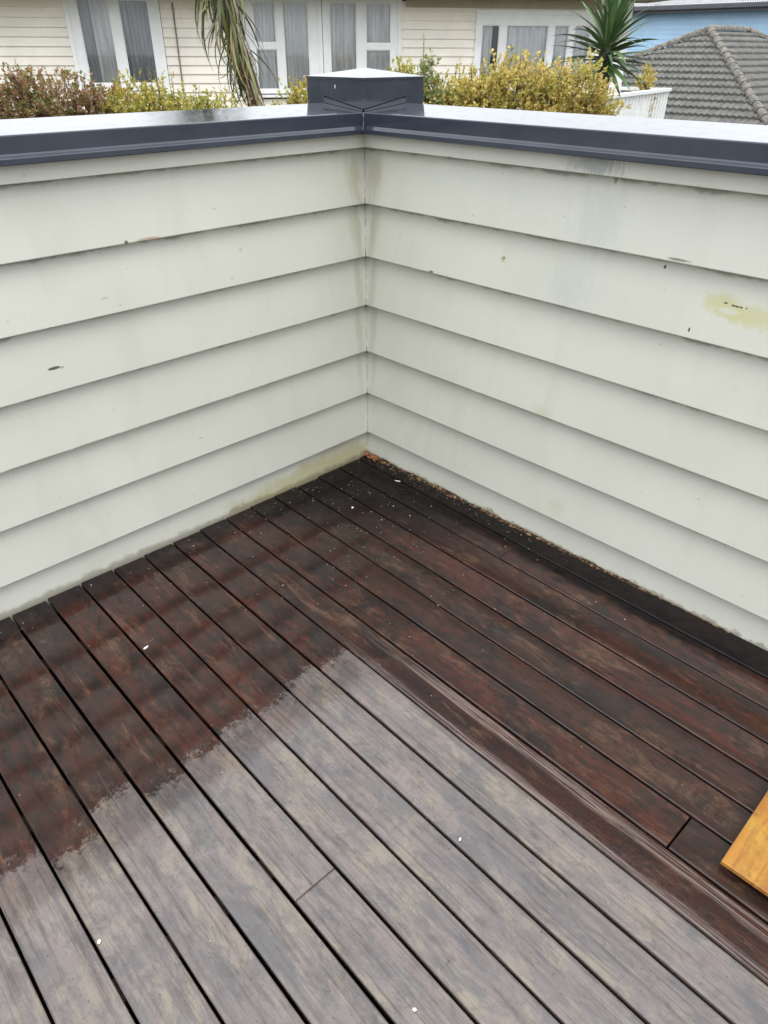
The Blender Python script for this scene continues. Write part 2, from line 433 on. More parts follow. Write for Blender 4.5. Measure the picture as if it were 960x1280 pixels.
def mat_blade(name, dark, light, dead=None):
    """sword leaf: colour varies leaf to leaf, paler midrib, dry tip"""
    t = NT(name, rough=0.4, spec=0.45)
    x, y, z = t.sep(t.obj())
    r = t.rand()
    c = t.mix(r, dark, light)
    st = t.noise(t.map(offset_vec(t, t.obj()), (120, 2, 2)), 1.0, 3)
    c = t.mix(t.math('MULTIPLY', t.step(st, 0.4, 0.7), 0.4), c, tuple(v*0.5 for v in dark))
    if dead:
        c = t.mix(t.step(t.math('ADD', r, t.math('MULTIPLY', t.noise(t.obj(), 4, 3), 0.5)), 0.98, 1.15), c, dead)
    t.col(c)
    return t.mat

def mat_glass():
    t = NT('window_glass', rough=0.02)
    fr = t.n('ShaderNodeFresnel'); fr.inputs['IOR'].default_value = 1.6
    gl = t.n('ShaderNodeBsdfGlossy'); gl.inputs['Roughness'].default_value = 0.02
    tr = t.n('ShaderNodeBsdfTransparent'); tr.inputs['Color'].default_value = (0.95, 0.96, 0.96, 1)
    mx = t.n('ShaderNodeMixShader')
    t.t.links.new(fr.outputs[0], mx.inputs[0]); t.t.links.new(tr.outputs[0], mx.inputs[1]); t.t.links.new(gl.outputs[0], mx.inputs[2])
    bp = t.n('ShaderNodeBump'); bp.inputs['Strength'].default_value = 0.03
    t.put(bp.inputs['Height'], t.noise(t.pos(), 3.0, 2)); t.t.links.new(bp.outputs[0], gl.inputs['Normal'])
    t.t.links.new(mx.outputs[0], t.out.inputs[0])
    return t.mat

def mat_plank():
    t = NT('amber_stained_timber', rough=0.4)
    v = t.obj()
    w = t.n('ShaderNodeTexWave', wave_type='BANDS', bands_direction='Y')
    t.put(w.inputs['Vector'], t.map(v, (1.6, 5, 1), (0.3, 0.1, 0)))
    w.inputs['Scale'].default_value = 2.0; w.inputs['Distortion'].default_value = 9.0; w.inputs['Detail'].default_value = 3.0; w.inputs['Detail Scale'].default_value = 0.8
    gr = t.noise(t.map(v, (8, 130, 20)), 1.0, 4)
    c = t.mix(w.outputs['Fac'], (0.40, 0.18, 0.022), (0.28, 0.11, 0.015))
    c = t.mix(t.math('MULTIPLY', t.step(gr, 0.45, 0.7), 0.35), c, (0.36, 0.13, 0.02))
    c = t.mix(t.math('MULTIPLY', t.step(t.noise(v, 14, 5), 0.5, 0.7), 0.55), c, (0.46, 0.26, 0.035))
    c = t.mix(t.math('MULTIPLY', t.step(t.noise(t.map(v, (6, 45, 6)), 1.0, 6, 0.7, 1.0), 0.48, 0.62), 0.6), c, (0.22, 0.085, 0.014))
    c = t.mix(t.math('MULTIPLY', t.step(t.noise(v, 60, 5, 0.7), 0.56, 0.66), 0.5), c, (0.16, 0.07, 0.015))
    vo = t.n('ShaderNodeTexVoronoi'); vo.inputs['Scale'].default_value = 11; t.put(vo.inputs['Vector'], v)
    c = t.mix(t.step(vo.outputs['Distance'], 0.04, 0.09, 0.8, 0.0), c, (0.16, 0.06, 0.015))
    t.col(c); t.bump(gr, 0.2, 0.003)
    t.b.inputs['Coat Weight'].default_value = 0.5; t.b.inputs['Coat Roughness'].default_value = 0.15
    return t.mat

def mat_dirt():
    t = NT('sawdust_and_dirt', rough=0.9, spec=0.2)
    P = t.pos()
    n1 = t.noise(P, 60, 5, 0.7); n2 = t.noise(P, 200, 3, 0.6)
    c = t.ramp(n1, [(0.36, (0.012, 0.011, 0.009)), (0.50, (0.05, 0.032, 0.018)), (0.58, (0.24, 0.145, 0.07)), (0.66, (0.34, 0.23, 0.13)), (0.8, (0.05, 0.06, 0.02))])
    c = t.mix(t.math('MULTIPLY', t.step(n2, 0.45, 0.65), 0.6), c, (0.02, 0.016, 0.012))
    t.col(c); t.bump(n2, 0.8, 0.004)
    return t.mat

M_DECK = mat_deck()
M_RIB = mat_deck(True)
M_WL, M_WR = mat_wall('left'), mat_wall('right')
M_CAP = mat_cap()
M_SEAL = plain('dark_sealant', (0.012, 0.014, 0.02), 0.5)
M_BEAD = plain('cream_sealant', (0.46, 0.46, 0.41), 0.5, 0.3, 40)
M_MEM = plain('black_membrane', (0.010, 0.010, 0.011), 0.8)
M_JOIST = plain('damp_joist', (0.03, 0.022, 0.016), 0.8, 0.3, 20, 0.3)
M_CORE = plain('building_paper', (0.05, 0.05, 0.05), 0.9)
M_OUT = plain('outer_cladding', (0.58, 0.58, 0.53), 0.5, 0.06)
M_PLANK = mat_plank()
M_DIRT = mat_dirt()
M_CHIP = plain('white_paint_flake', (0.78, 0.77, 0.74), 0.5, 0.1, 60)
M_GROUND = plain('garden_ground', (0.06, 0.065, 0.035), 0.9, 0.4, 1.5, 0.5)
M_GLASS = mat_glass()

# ------------------------------------------------------------------ the ground
gm = MB()
NG = 24
for i in range(NG):
    for j in range(NG):
        def gpnt(i, j):
            X = (i/NG*2-1)**3*900; Y = (j/NG*2-1)**3*900
            return (X, Y, -2.9 + 0.12*noise.noise(Vector((X*0.1, Y*0.1, 0))))
        gm.quad(gpnt(i, j), gpnt(i+1, j), gpnt(i+1, j+1), gpnt(i, j+1))
gm.build('ground', M_GROUND, kind='structure')

# ------------------------------------------------------------------ the deck
S = 0.095
NV = Vector((cos(ANG), sin(ANG), 0)); DV = Vector((-sin(ANG), cos(ANG), 0))
deck = bpy.data.objects.new('deck', None); COL.objects.link(deck); deck['kind'] = 'structure'
joints = {6: [-1.5175], 12: [-1.115], 1: [-0.735], 16: [-2.1], 3: [-1.95], 9: [-2.3], 14: [-1.9]}
YEND = -3.1
def deck_board(k, t0, t1, first):
    c = NV * (-(S0 + k - 0.5) * S)
    gap = rnd.uniform(0.0045, 0.0072)
    hw = (S - gap) / 2
    r = 0.0024
    tilt = rnd.uniform(-0.005, 0.005); dz = rnd.uniform(-0.0009, 0.0)
    bow = rnd.uniform(-0.0005, 0.0005); ph = rnd.uniform(0, 6)
    n = 16
    rows = []
    tt = [t0, t0+0.0022, t0+0.0045] + [t0 + (t1-t0)*i/n for i in range(1, n)] + [t1-0.0045, t1-0.0022, t1]
    for i, t in enumerate(tt):
        f = (t-t0)/(t1-t0)
        e = 0.0006*noise.noise(Vector((k*3.1, t*4, 0)))
        zz = dz + 0.0006*sin(t*2.1+ph)
        prof = [(-hw, -0.019), (-hw, -r-0.002), (-hw, -r), (-hw+r*0.3, -r*0.3), (-hw+r, 0), (-hw+r+0.0012, bow*0.08), (-hw*0.5, bow*0.7), (0, bow), (hw*0.5, bow*0.7), (hw-r-0.0012, bow*0.08), (hw-r, 0), (hw-r*0.3, -r*0.3), (hw, -r), (hw, -r-0.002), (hw, -0.019)]
        if i in (0, len(tt)-1): prof = [(a, b if b < -r else b-0.0018) for a, b in prof]
        rows.append([(a + e, t, b+a*tilt+zz) for a, b in prof])
    mb = MB(); mb.grid(rows, closed=True, caps=True)
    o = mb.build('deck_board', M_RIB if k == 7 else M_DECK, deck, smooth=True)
    bm = bmesh.new(); bm.from_mesh(o.data); bmesh.ops.recalc_face_normals(bm, faces=bm.faces); bm.to_mesh(o.data); bm.free()
    o.location = c; o.rotation_euler = (0, 0, ANG)
    return o

for k in range(1, 30):
    # board axis meets the left wall (y = 0) where DV*t + c has y = 0
    c = NV * (-(S0 + k - 0.5) * S)
    tw = -c.y / DV.y - rnd.uniform(0.000, 0.006)
    cuts = sorted([(y - c.y)/DV.y for y in joints.get(k, [])] )
    pts = [(YEND - c.y)/DV.y] + cuts + [tw]
    for q in range(len(pts)-1):
        jg = 0.0016 if k == 6 else 0.0005
        a = pts[q] + (jg if q > 0 else 0); b = pts[q+1] - (jg if q < len(pts)-2 else 0)
        deck_board(k, a, b, q == 0)
# tapered board that closes the angle against the right wall
wb = MB()
rows = []
for i in range(13):
    y = -0.003 + (YEND+0.003)*i/12
    xs = (NV * (-S0*S)).x + (y/DV.y)*DV.x + 0.0035
    xr = 0.006
    rows.append([(xs, y, -0.019), (xs, y, -0.003), (xs+0.003, y, -0.0003), ((xs+xr)/2, y, 0.0), (xr, y, -0.0004), (xr, y, -0.019)])
wb.grid(rows, closed=True, caps=True)
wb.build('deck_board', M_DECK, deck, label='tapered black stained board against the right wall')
jm = None
for i in range(8):
    y = -0.22 - 0.4*i
    b = MB(); b.box(-2.9, y-0.022, -0.12, -0.004, y+0.022, -0.0215)
    b.build('joist', M_JOIST, deck)
b = MB(); b.box(-2.95, YEND-0.02, -0.16, -0.004, -0.002, -0.125); b.build('membrane', M_MEM, deck)
b = MB(); b.box(-2.95, YEND-0.04, -0.35, 0.02, YEND-0.021, -0.02); b.build('edge_board', M_JOIST, deck)
b = MB(); b.box(-2.95, YEND-0.03, -2.88, 0.0, 0.02, -0.17); b.build('storey_below', M_OUT, deck)

# ------------------------------------------------------------------ the two parapet walls
LAPS = [1.0090, 0.8554, 0.7010, 0.5476, 0.3899, 0.2397, 0.0878, -0.066]
WT = 0.16     # wall thickness to the outer face
def wall_frame(side):
    """maps (along, depth, z) to the world: along is negative away from the corner, depth is positive into the wall"""
    if side == 'left': return lambda a, d, z: (a, d, z)
    return lambda a, d, z: (d, a, z)

def weatherboard(side, zk, zt, parent, mat, seed, lean=0.0270, thick=0.0225):
    F = wall_frame(side); R = random.Random(seed)
    n = 26; rows = []
    H = zt - zk
    for i in range(n+1):
        a = 0.0315 - 3.1315*i/n
        e = 0.0009*noise.noise(Vector((a*3.1, seed*1.7, 0.3))); dd = 0.0011*noise.noise(Vector((a*1.7, seed*2.3, 4.1)))
        z0 = zk + e + (0.0006 if side == 'right' else 0)
        rows.append([F(a, d+dd, z) for d, z in ((thick, z0), (0.0022, z0), (0.0006, z0+0.0007), (0.0, z0+0.0022), (lean*0.5, z0+H*0.5), (lean, z0+H), (lean+0.006, z0+H))])
    mb = MB(); mb.grid(rows, closed=True, caps=True)
    o = mb.build('weatherboard', mat, parent, smooth=False)
    bm = bmesh.new(); bm.from_mesh(o.data); bmesh.ops.recalc_face_normals(bm, faces=bm.faces); bm.to_mesh(o.data); bm.free()
    return o

def capping(side, parent):
    F = wall_frame(side)
    # profile: front lip, front face, top sloping up and back, rear face
    prof = [(-0.004, 1.046), (-0.0275, 1.046), (-0.0288, 1.0475), (-0.0288, 1.0575), (-0.0275, 1.0595), (-0.0222, 1.0625), (-0.020, 1.0660), (-0.020, 1.0975), (-0.0192, 1.0996), (-0.0172, 1.1004),
            (0.06, 1.1078), (0.148, 1.1166), (0.1505, 1.1162), (0.152, 1.114), (0.152, 1.05), (0.150, 1.048), (0.150, 1.047)]
    mb = MB(); rows = []
    n = 30
    for i in range(n+1):
        a0 = -3.1*i/n
        row = []
        for d, z in prof:
            # mitred at the inner corner: the front line stops on the diagonal
            a = a0 + (d if i == 0 else 0)
            w = 0.0007*noise.noise(Vector((a*2.3, z*9, 1.0 if side == 'left' else 8.0)))
            row.append(F(a, d + (w if i else 0), z))
        rows.append(row)
    mb.grid(rows)
    o = mb.build('cap_flashing', M_CAP, parent, smooth=False)
    return o

def parapet(side, mat, label):
    F = wall_frame(side)
    loc = F(-1.5, 0.08, -0.2)
    p = thing('parapet_wall', label, 'wall', loc)
    for i, zk in enumerate(LAPS):
        if i == 0: continue
        zt = LAPS[i-1] + 0.02
        shift(weatherboard(side, zk, zt, p, mat, i + (0 if side == 'left' else 20)), loc)
    # flat trim under the cap
    mb = MB(); rows = []
    zb = LAPS[0] + (0.0006 if side == 'right' else 0)
    for i in range(21):
        a = 0.02 - 3.12*i/20
        e = 0.0006*noise.noise(Vector((a*3, 9.0, 0)))
        rows.append([F(a, d, z + (e if z < 1.02 else 0)) for d, z in ((0.0225, zb), (-0.003, zb), (-0.0045, zb+0.0015), (-0.0045, 1.085), (0.0225, 1.085))])
    mb.grid(rows, closed=True, caps=True)
    o = mb.build('trim_board', mat, p)
    bm = bmesh.new(); bm.from_mesh(o.data); bmesh.ops.recalc_face_normals(bm, faces=bm.faces); bm.to_mesh(o.data); bm.free()
    shift(o, loc)
    shift(capping(side, p), loc)
    mb = MB()
    a1 = 0.0345
    P = [F(-3.1, 0.0350, -0.3), F(a1, 0.0350, -0.3), F(a1, 0.118, -0.3), F(-3.1, 0.118, -0.3)]
    Q = [(x, y, 1.044) for x, y, z in P]
    mb.grid([P, Q], closed=True, caps=True)
    shift(mb.build('wall_core', M_CORE, p), loc)
    mb = MB()
    P = [F(-3.1, 0.12, -2.85), F(0.14, 0.12, -2.85), F(0.14, 0.139, -2.85), F(-3.1, 0.139, -2.85)]
    Q = [(x, y, 1.042) for x, y, z in P]
    mb.grid([P, Q], closed=True, caps=True)
    shift(mb.build('outer_cladding', M_OUT, p), loc)
    return p

wallL = parapet('left', M_WL, 'cream weatherboard parapet wall on the left with mildew along the deck')
wallR = parapet('right', M_WR, 'cream weatherboard parapet wall on the right with yellow patch and grey streaks')

# corner post with its pyramid metal cap
post = thing('corner_post', 'dark grey square metal post cap where the two parapet walls meet', 'post cap', (0.1, 0.1, 0.9))
PL = (0.1, 0.1, 0.9)
o0, o1 = -0.0195, 0.2245
mb = MB()
def zbot(y): return 1.1075 + (1.1345-1.1075)*min(1, max(0, (y+0.02)/0.169))
ys = [o0, 0.03, 0.08, 0.13, 0.149, 0.1495, o1]
zs = [1.1075, zbot(0.03), zbot(0.08), zbot(0.13), 1.1345, 1.07, 1.07]
zt = 1.180
L = []
for i in range(len(ys)-1):
    mb.quad((o0, ys[i], zs[i]), (o0, ys[i], zt), (o0, ys[i+1], zt), (o0, ys[i+1], zs[i+1]))
    mb.quad((ys[i+1], o0, zs[i+1]), (ys[i+1], o0, zt), (ys[i], o0, zt), (ys[i], o0, zs[i]))
mb.quad((o0, o1, 1.06), (o0, o1, zt), (o1, o1, zt), (o1, o1, 1.06))
mb.quad((o1, o1, 1.06), (o1, o1, zt), (o1, o0, zt), (o1, o0, 1.06))
shift(mb.build('cap_box', M_CAP, post), PL)
mb = MB()
e = 0.0025
A_, B_, C_, D_ = (o0-e, o0-e), (o1+e, o0-e), (o1+e, o1+e), (o0-e, o1+e)
ring = [A_, B_, C_, D_]
ap = (0.1025, 0.1025, 1.2035)
for i in range(4):
    a, b_ = ring[i], ring[(i+1) % 4]
    mb.tri((*a, zt+0.0025), (*b_, zt+0.0025), ap)
    mb.quad((*a, zt-0.0025), (*b_, zt-0.0025), (*b_, zt+0.0025), (*a, zt+0.0025))
shift(mb.build('cap_lid', M_CAP, post), PL)
for side in ('left', 'right'):
    F = wall_frame(side)
    # dark joint under the box and the raised saddle flange it sits in
    mb = MB(); q = []
    for i in range(9):
        d = -0.0165 + 0.166*i/8
        zc = 1.1004 + (d+0.0172)*0.0988
        zz = zbot(d)
        q.append((d, zc, zz))
    for (d, zc, zz), (d2, zc2, zz2) in zip(q, q[1:]):
        mb.quad(F(-0.0150, d, zc+0.001), F(-0.0150, d, zz+0.004), F(-0.0150, d2, zz2+0.004), F(-0.0150, d2, zc2+0.001))
    shift(mb.build('sealant_joint', M_SEAL, post), PL)
    mb = MB()
    for (d, zc, zz), (d2, zc2, zz2) in zip(q, q[1:]):
        mb.quad(F(-0.0208, d, zc+0.0006), F(-0.0202, d, zz-0.0035), F(-0.0202, d2, zz2-0.0035), F(-0.0208, d2, zc2+0.0006))
        mb.quad(F(-0.0202, d, zz-0.0035), F(-0.016, d, zz-0.0035), F(-0.016, d2, zz2-0.0035), F(-0.0202, d2, zz2-0.0035))
    shift(mb.build('saddle_flashing', M_CAP, post), PL)
# blob of sealant on the mitre of the front faces
mb = MB()
mb.tube([(-0.0215, -0.0215, 1.099), (-0.0225, -0.0225, 1.085), (-0.0225, -0.0225, 1.07), (-0.029, -0.029, 1.058), (-0.0305, -0.0305, 1.046)], [0.003, 0.0035, 0.004, 0.0055, 0.004], 8)
shift(mb.build('corner_sealant', plain('grey_sealant', (0.05, 0.055, 0.07), 0.35), post, smooth=True), PL)
mb = MB()
for (y, z) in ((0.098, 1.158),):
    mb.tri((o0-0.0008, y, z-0.006), (o0-0.0008, y+0.003, z+0.003), (o0-0.0008, y-0.002, z+0.006))
shift(mb.build('bird_dropping', M_CHIP, post), PL)
# sealant beads in the inner corner, one per board, with the core of the post behind them
for i, zk in enumerate(LAPS[1:]):
    zt_ = LAPS[i]
    z0 = max(zk, -0.02)
    mb = MB()
    pts = []; rr = []
    for j in range(7):
        f = j/6; z = z0+0.003 + (zt_-z0-0.004)*f
        d = 0.0270*(z-zk)/(zt_+0.02-zk)
        pts.append((d-0.0004, d-0.0004, z)); rr.append(0.0022 + 0.0012*noise.noise(Vector((z*40, 1, 2))))
    mb.tube(pts, rr, 6)
    shift(mb.build('sealant_bead', M_BEAD, post, smooth=True), PL)
    if i in (3, 4, 5):
        mb = MB()
        mb.tube([(0.0190, 0.0190, zt_-0.034), (0.0212, 0.0212, zt_-0.017), (0.0230, 0.0230, zt_-0.001)], [0.0008, 0.0022, 0.0036], 6)
        shift(mb.build('open_joint', M_SEAL, post, smooth=True), PL)
mb = MB(); mb.box(0.036, 0.036, -0.3, 0.2, 0.2, 1.045); shift(mb.build('post_core', M_CORE, post), PL)

# ------------------------------------------------------------------ loose timber and litter on the deck
pk = thing('timber_board', 'amber stained timber board lying on the dark deck at the right edge', 'board', (-0.52, -1.66, 0.012))
mb = MB(); mb.box(0, -0.5, 0.006, 0.62, 0, 0.016)
ob = mb.build('plank', M_PLANK, pk, bevel=0.0015)
ob.matrix_local = Matrix.Translation((-0.6317+0.52, -1.6007+1.66, 0.0)) @ Matrix.Rotation(0.0, 4, 'Z')
for xx in (0.03, 0.5):
    mb = MB(); mb.box(xx, -0.46, -0.012, xx+0.04, -0.03, 0.0057)
    b_ = mb.build('batten', M_JOIST, pk); b_.matrix_local = Matrix.Translation((-0.6317+0.52, -1.6007+1.66, 0.0))

def flake(name, loc, ln, wd, rot, label, mat=M_CHIP):
    R = random.Random(int(ln*1e6)+int(loc[0]*1e4))
    mb = MB(); n = 7; top = []; bot = []
    for i in range(n):
        a = 2*pi*i/n; q = R.uniform(0.75, 1.1)
        top.append((cos(a)*ln/2*q, sin(a)*wd/2*q, R.uniform(0.0012, 0.0026))); bot.append((cos(a)*ln/2*q*0.9, sin(a)*wd/2*q*0.9, 0))
    mb.grid([bot, top], closed=True, caps=True)
    o = mb.build(name, mat); o.location = (loc[0], loc[1], 0.0012); o.rotation_euler = (0, 0, rot)
    return tag(o, label, 'litter', 'pale litter on the deck')
flake('wood_splinter', (-1.090, -0.3626), 0.020, 0.006, radians(15), 'white splinter on the deck boards near the left wall')
flake('wood_splinter', (-0.0651, -0.2195), 0.022, 0.0045, radians(-62), 'thin white stick on the black boards near the inner corner')
flake('paint_flake', (-1.491, -0.9423), 0.008, 0.006, 1.0, 'white flake beside a gap at the bottom left of the deck')
flake('paint_flake', (-0.9221, -1.239), 0.009, 0.004, 0.2, 'white flake on the grey wet boards right of centre')
flake('paint_flake', (-1.188, -1.3754), 0.008, 0.005, 2.0, 'white flake on the grey boards at the bottom centre of the deck')
flake('paint_flake', (-0.2903, -0.2385), 0.010, 0.007, 0.4, 'white flake on the red brown boards nearest the left wall')

# specks nobody could count
mb = MB(); R = random.Random(5)
for i in range(330):
    if i % 3: x = -abs(R.gauss(0, 0.42)); y = -abs(R.gauss(0, 0.42))
    elif i % 2: x = -R.uniform(0.1, 1.5); y = -abs(R.gauss(0, 0.08))
    else: x = -R.uniform(0.05, 1.5); y = -R.uniform(0.1, 1.6)
    if x < -2.2 or y < -2.2: continue
    s = R.uniform(0.0008, 0.0022)*(1.5 if R.random() < 0.1 else 1)
    ang = R.uniform(0, pi); z = 0.0008
    ca, sa = cos(ang)*s, sin(ang)*s*R.uniform(0.5, 1)
    p = [(x+ca, y+sa, z), (x-sa, y+ca, z), (x-ca, y-sa, z), (x+sa, y-ca, z)]
    q = (x, y, z+s*0.9)
    for a in range(4): mb.tri(p[a], p[(a+1) % 4], q)
tag(mb.build('grit', plain('pale_grit', (0.34, 0.31, 0.27), 0.6, 0.5, 300)), 'pale grit and leaf specks scattered over the wet boards', 'grit', kind='stuff')

# ridge of sawdust and black dirt along the foot of the right wall
mb = MB(); rows = []
n = 90
for i in range(n+1):
    y = -0.002 - 1.35*i/n
    w = 0.014 + 0.012*noise.noise(Vector((y*14, 0, 0))) + 0.010*noise.noise(Vector((y*45, 3, 0)))
    w *= max(0.05, 1 - max(0, (-y-0.75)/0.5))
    hgt = 0.007 + 0.005*noise.noise(Vector((y*25, 7, 0)))
    hgt *= max(0.1, 1 - max(0, (-y-0.75)/0.5))
    brk = min(1, max(0.12, 0.5 + 2.2*noise.noise(Vector((y*9, 5, 1)))))
    w *= 0.35+0.65*brk; hgt *= brk
    row = []
    for j in range(7):
        f = j/6
        jit = 0.003*noise.noise(Vector((y*90, f*6, 2)))
        row.append((0.006 - (w+0.004)*f, y, 0.0004 + max(0, hgt*(1-f)**1.3 + jit*(1-f))))
    rows.append(row)
mb.grid(rows)
mb2 = MB()
mb.v += []
R = random.Random(11)
for i in range(260):
    y = -abs(R.gauss(0, 0.35)); x = -abs(R.gauss(0, 0.02))-0.004
    s = R.uniform(0.0012, 0.0035); z = 0.001
    p = [(x+cos(a)*s*R.uniform(0.6, 1.2), y+sin(a)*s*R.uniform(0.6, 1.4), z) for a in (0, 1.57, 3.14, 4.71)]
    for a in range(4): mb.tri(p[a], p[(a+1) % 4], (x, y, z+s))
tag(mb.build('dirt', M_DIRT, smooth=False), 'line of sawdust and dirt along the foot of the right wall', 'dirt', kind='stuff')
mb = MB(); R = random.Random(3)
for i in range(70):
    x = -R.uniform(0.0, 0.03)*R.random()-0.002; y = -R.uniform(0.0, 0.06)
    s = R.uniform(0.003, 0.008); z = 0.001+R.uniform(0, 0.008)
    p = [(x+cos(a)*s*R.uniform(0.6, 1.2), y+sin(a)*s*R.uniform(0.6, 1.2), z) for a in (0, 1.57, 3.14, 4.71)]
    for a in range(4): mb.tri(p[a], p[(a+1) % 4], (x, y, z+s*0.8))
tag(mb.build('rust_crumbs', plain('rusty_wood_crumbs', (0.30, 0.12, 0.045), 0.85, 0.5, 150)), 'heap of rusty orange wood crumbs in the inner corner of the deck', 'crumbs', kind='stuff')

# ------------------------------------------------------------------ the cream house next door
M_HB = plain('house_cream_paint', (0.90, 0.84, 0.74), 0.55, 0.05, 2.0, per_object=0.07)
M_HT = plain('house_white_trim', (0.86, 0.86, 0.85), 0.45, 0.04, 3.0)
M_CUR_D = plain('grey_curtain', (0.42, 0.43, 0.46), 0.9, 0.2, 3.0, stretch=(6, 6, 0.4))
M_CUR_L = plain('white_net_curtain', (0.88, 0.88, 0.90), 0.9, 0.12, 3.0, stretch=(6, 6, 0.4))
M_CUR_M = plain('grey_net_curtain', (0.86, 0.83, 0.83), 0.9, 0.2, 3.0, stretch=(6, 6, 0.4))
M_DARK = plain('dark_interior', (0.03, 0.03, 0.032), 0.9)
M_SOFF = plain('tan_soffit', (0.42, 0.36, 0.27), 0.7, 0.08, 2.0)
M_ROOFM = plain('grey_roof_metal', (0.18, 0.18, 0.18), 0.6, 0.2, 2.0)
HW = Matrix(((0.83193995, 0.55486568, 0, 9.0269), (-0.55486568, 0.83193995, 0, 9.1843), (0, 0, 1, 0), (0, 0, 0, 1)))
# local: x along the wall to the right, y into the house, z up
house = thing('house', 'cream weatherboard house with white windows beyond the hedge', 'house', (0, 0, 0))
house.matrix_world = HW @ Matrix.Translation((0, 0, -2.85))
def HB(mb, name, mat, parent=None, **kw):
    mb.v = [(x, y, z+2.85) for x, y, z in mb.v] if parent is None else mb.v
    return mb.build(name, mat, parent or house, **kw)
X0, X1 = -9.5, 4.60
WINS = [(-5.33, -3.82, 0.62, 2.6), (-2.47, 0.28, 0.58, 2.6), (1.69, 3.95, 0.62, 1.885)]
PIT = 0.133
zk = 1.716 + PIT*1
row = 0
while zk > -2.85:
    segs = []; x = X0
    for (a, b_, c0, c1) in WINS:
        if zk+PIT*0.5 > c0 and zk+PIT*0.5 < c1:
            segs.append((x, a-0.005)); x = b_+0.005
    segs.append((x, X1))
    for a, b_ in segs:
        w = []
        cuts = [a, b_]
        if b_-a > 4 : cuts = [a, a+(b_-a)*(0.35+0.3*((row*37) % 10)/10), b_]
        for p, q in zip(cuts, cuts[1:]):
            mb = MB()
            pr = [(0.0, zk), (-0.028, zk), (-0.001, zk+PIT+0.012), (0.0, zk+PIT+0.012)]
            dz = rnd.uniform(-0.003, 0.003)
            mb.grid([[(xx, y, z+dz) for y, z in pr] for xx in (p+0.0015, q-0.0015)], closed=True, caps=True)
            HB(mb, 'weatherboard', M_HB)
    zk -= PIT; row += 1
mb = MB()
# wall lining behind the boards, with the window openings left out
xs = [X0] + [v for w in WINS for v in (w[0], w[1])] + [X1]
zl = [-2.85, 0.6, 1.885, 2.034]
for i in range(len(xs)-1):
    for (z0, z1) in zip(zl, zl[1:]):
        hole = any(abs(xs[i]-w[0]) < 1e-6 and abs(xs[i+1]-w[1]) < 1e-6 and (z0+z1)/2 > w[2]-0.03 and (z0+z1)/2 < w[3] for w in WINS)
        if not hole: mb.box(xs[i], 0.004, z0, xs[i+1], 0.10, z1)
mb.box(X0, 0.101, -2.85, X0+0.1, 7.9, 2.034); mb.box(X1-0.1, 0.101, -2.85, X1, 7.9, 2.034); mb.box(X0, 7.9, -2.85, X1, 8.0, 2.034)
mb.box(X0+0.1, 0.9, -0.3, X1-0.1, 0.95, 2.034)
mb.box(X0+0.1, 0.11, -0.4, X1-0.1, 0.9, -0.3)
HB(mb, 'wall_lining', M_CORE)
mb = MB(); mb.box(0.37, -0.034, 1.905, X1-0.091, -0.0295, 2.034); HB(mb, 'soffit_shade_strip', M_SOFF)  # tan strip painting the soffit's shade on the wall; no real board there
mb = MB(); mb.box(X1-0.09, -0.035, -2.85, X1+0.03, -0.0005, 2.034); HB(mb, 'corner_board', M_HT, bevel=0.004)
mb = MB(); mb.box(-3.61, -0.040, -2.8, -3.588, -0.019, 1.93); HB(mb, 'cable_duct', plain('brown_cable', (0.22, 0.17, 0.13), 0.7))
mb = MB(); mb.box(X0-0.5, -0.60, 2.035, X1+0.55, 0.5, 2.055); HB(mb, 'soffit', M_SOFF)
mb = MB(); mb.box(X0-0.52, -0.625, 2.03, X1+0.57, -0.602, 2.23); HB(mb, 'fascia', M_SOFF)
mb = MB()
ra = [(X0-0.55, -0.68, 2.231), (X1+0.6, -0.68, 2.231), (X1+0.6, 8.6, 2.231), (X0-0.55, 8.6, 2.231)]
rb = [(X0+4.1, 3.96, 4.1), (X1-4.1, 3.96, 4.1), (X1-4.1, 3.97, 4.1), (X0+4.1, 3.97, 4.1)]
mb.grid([ra, rb], closed=True, caps=True); HB(mb, 'roof', M_ROOFM)

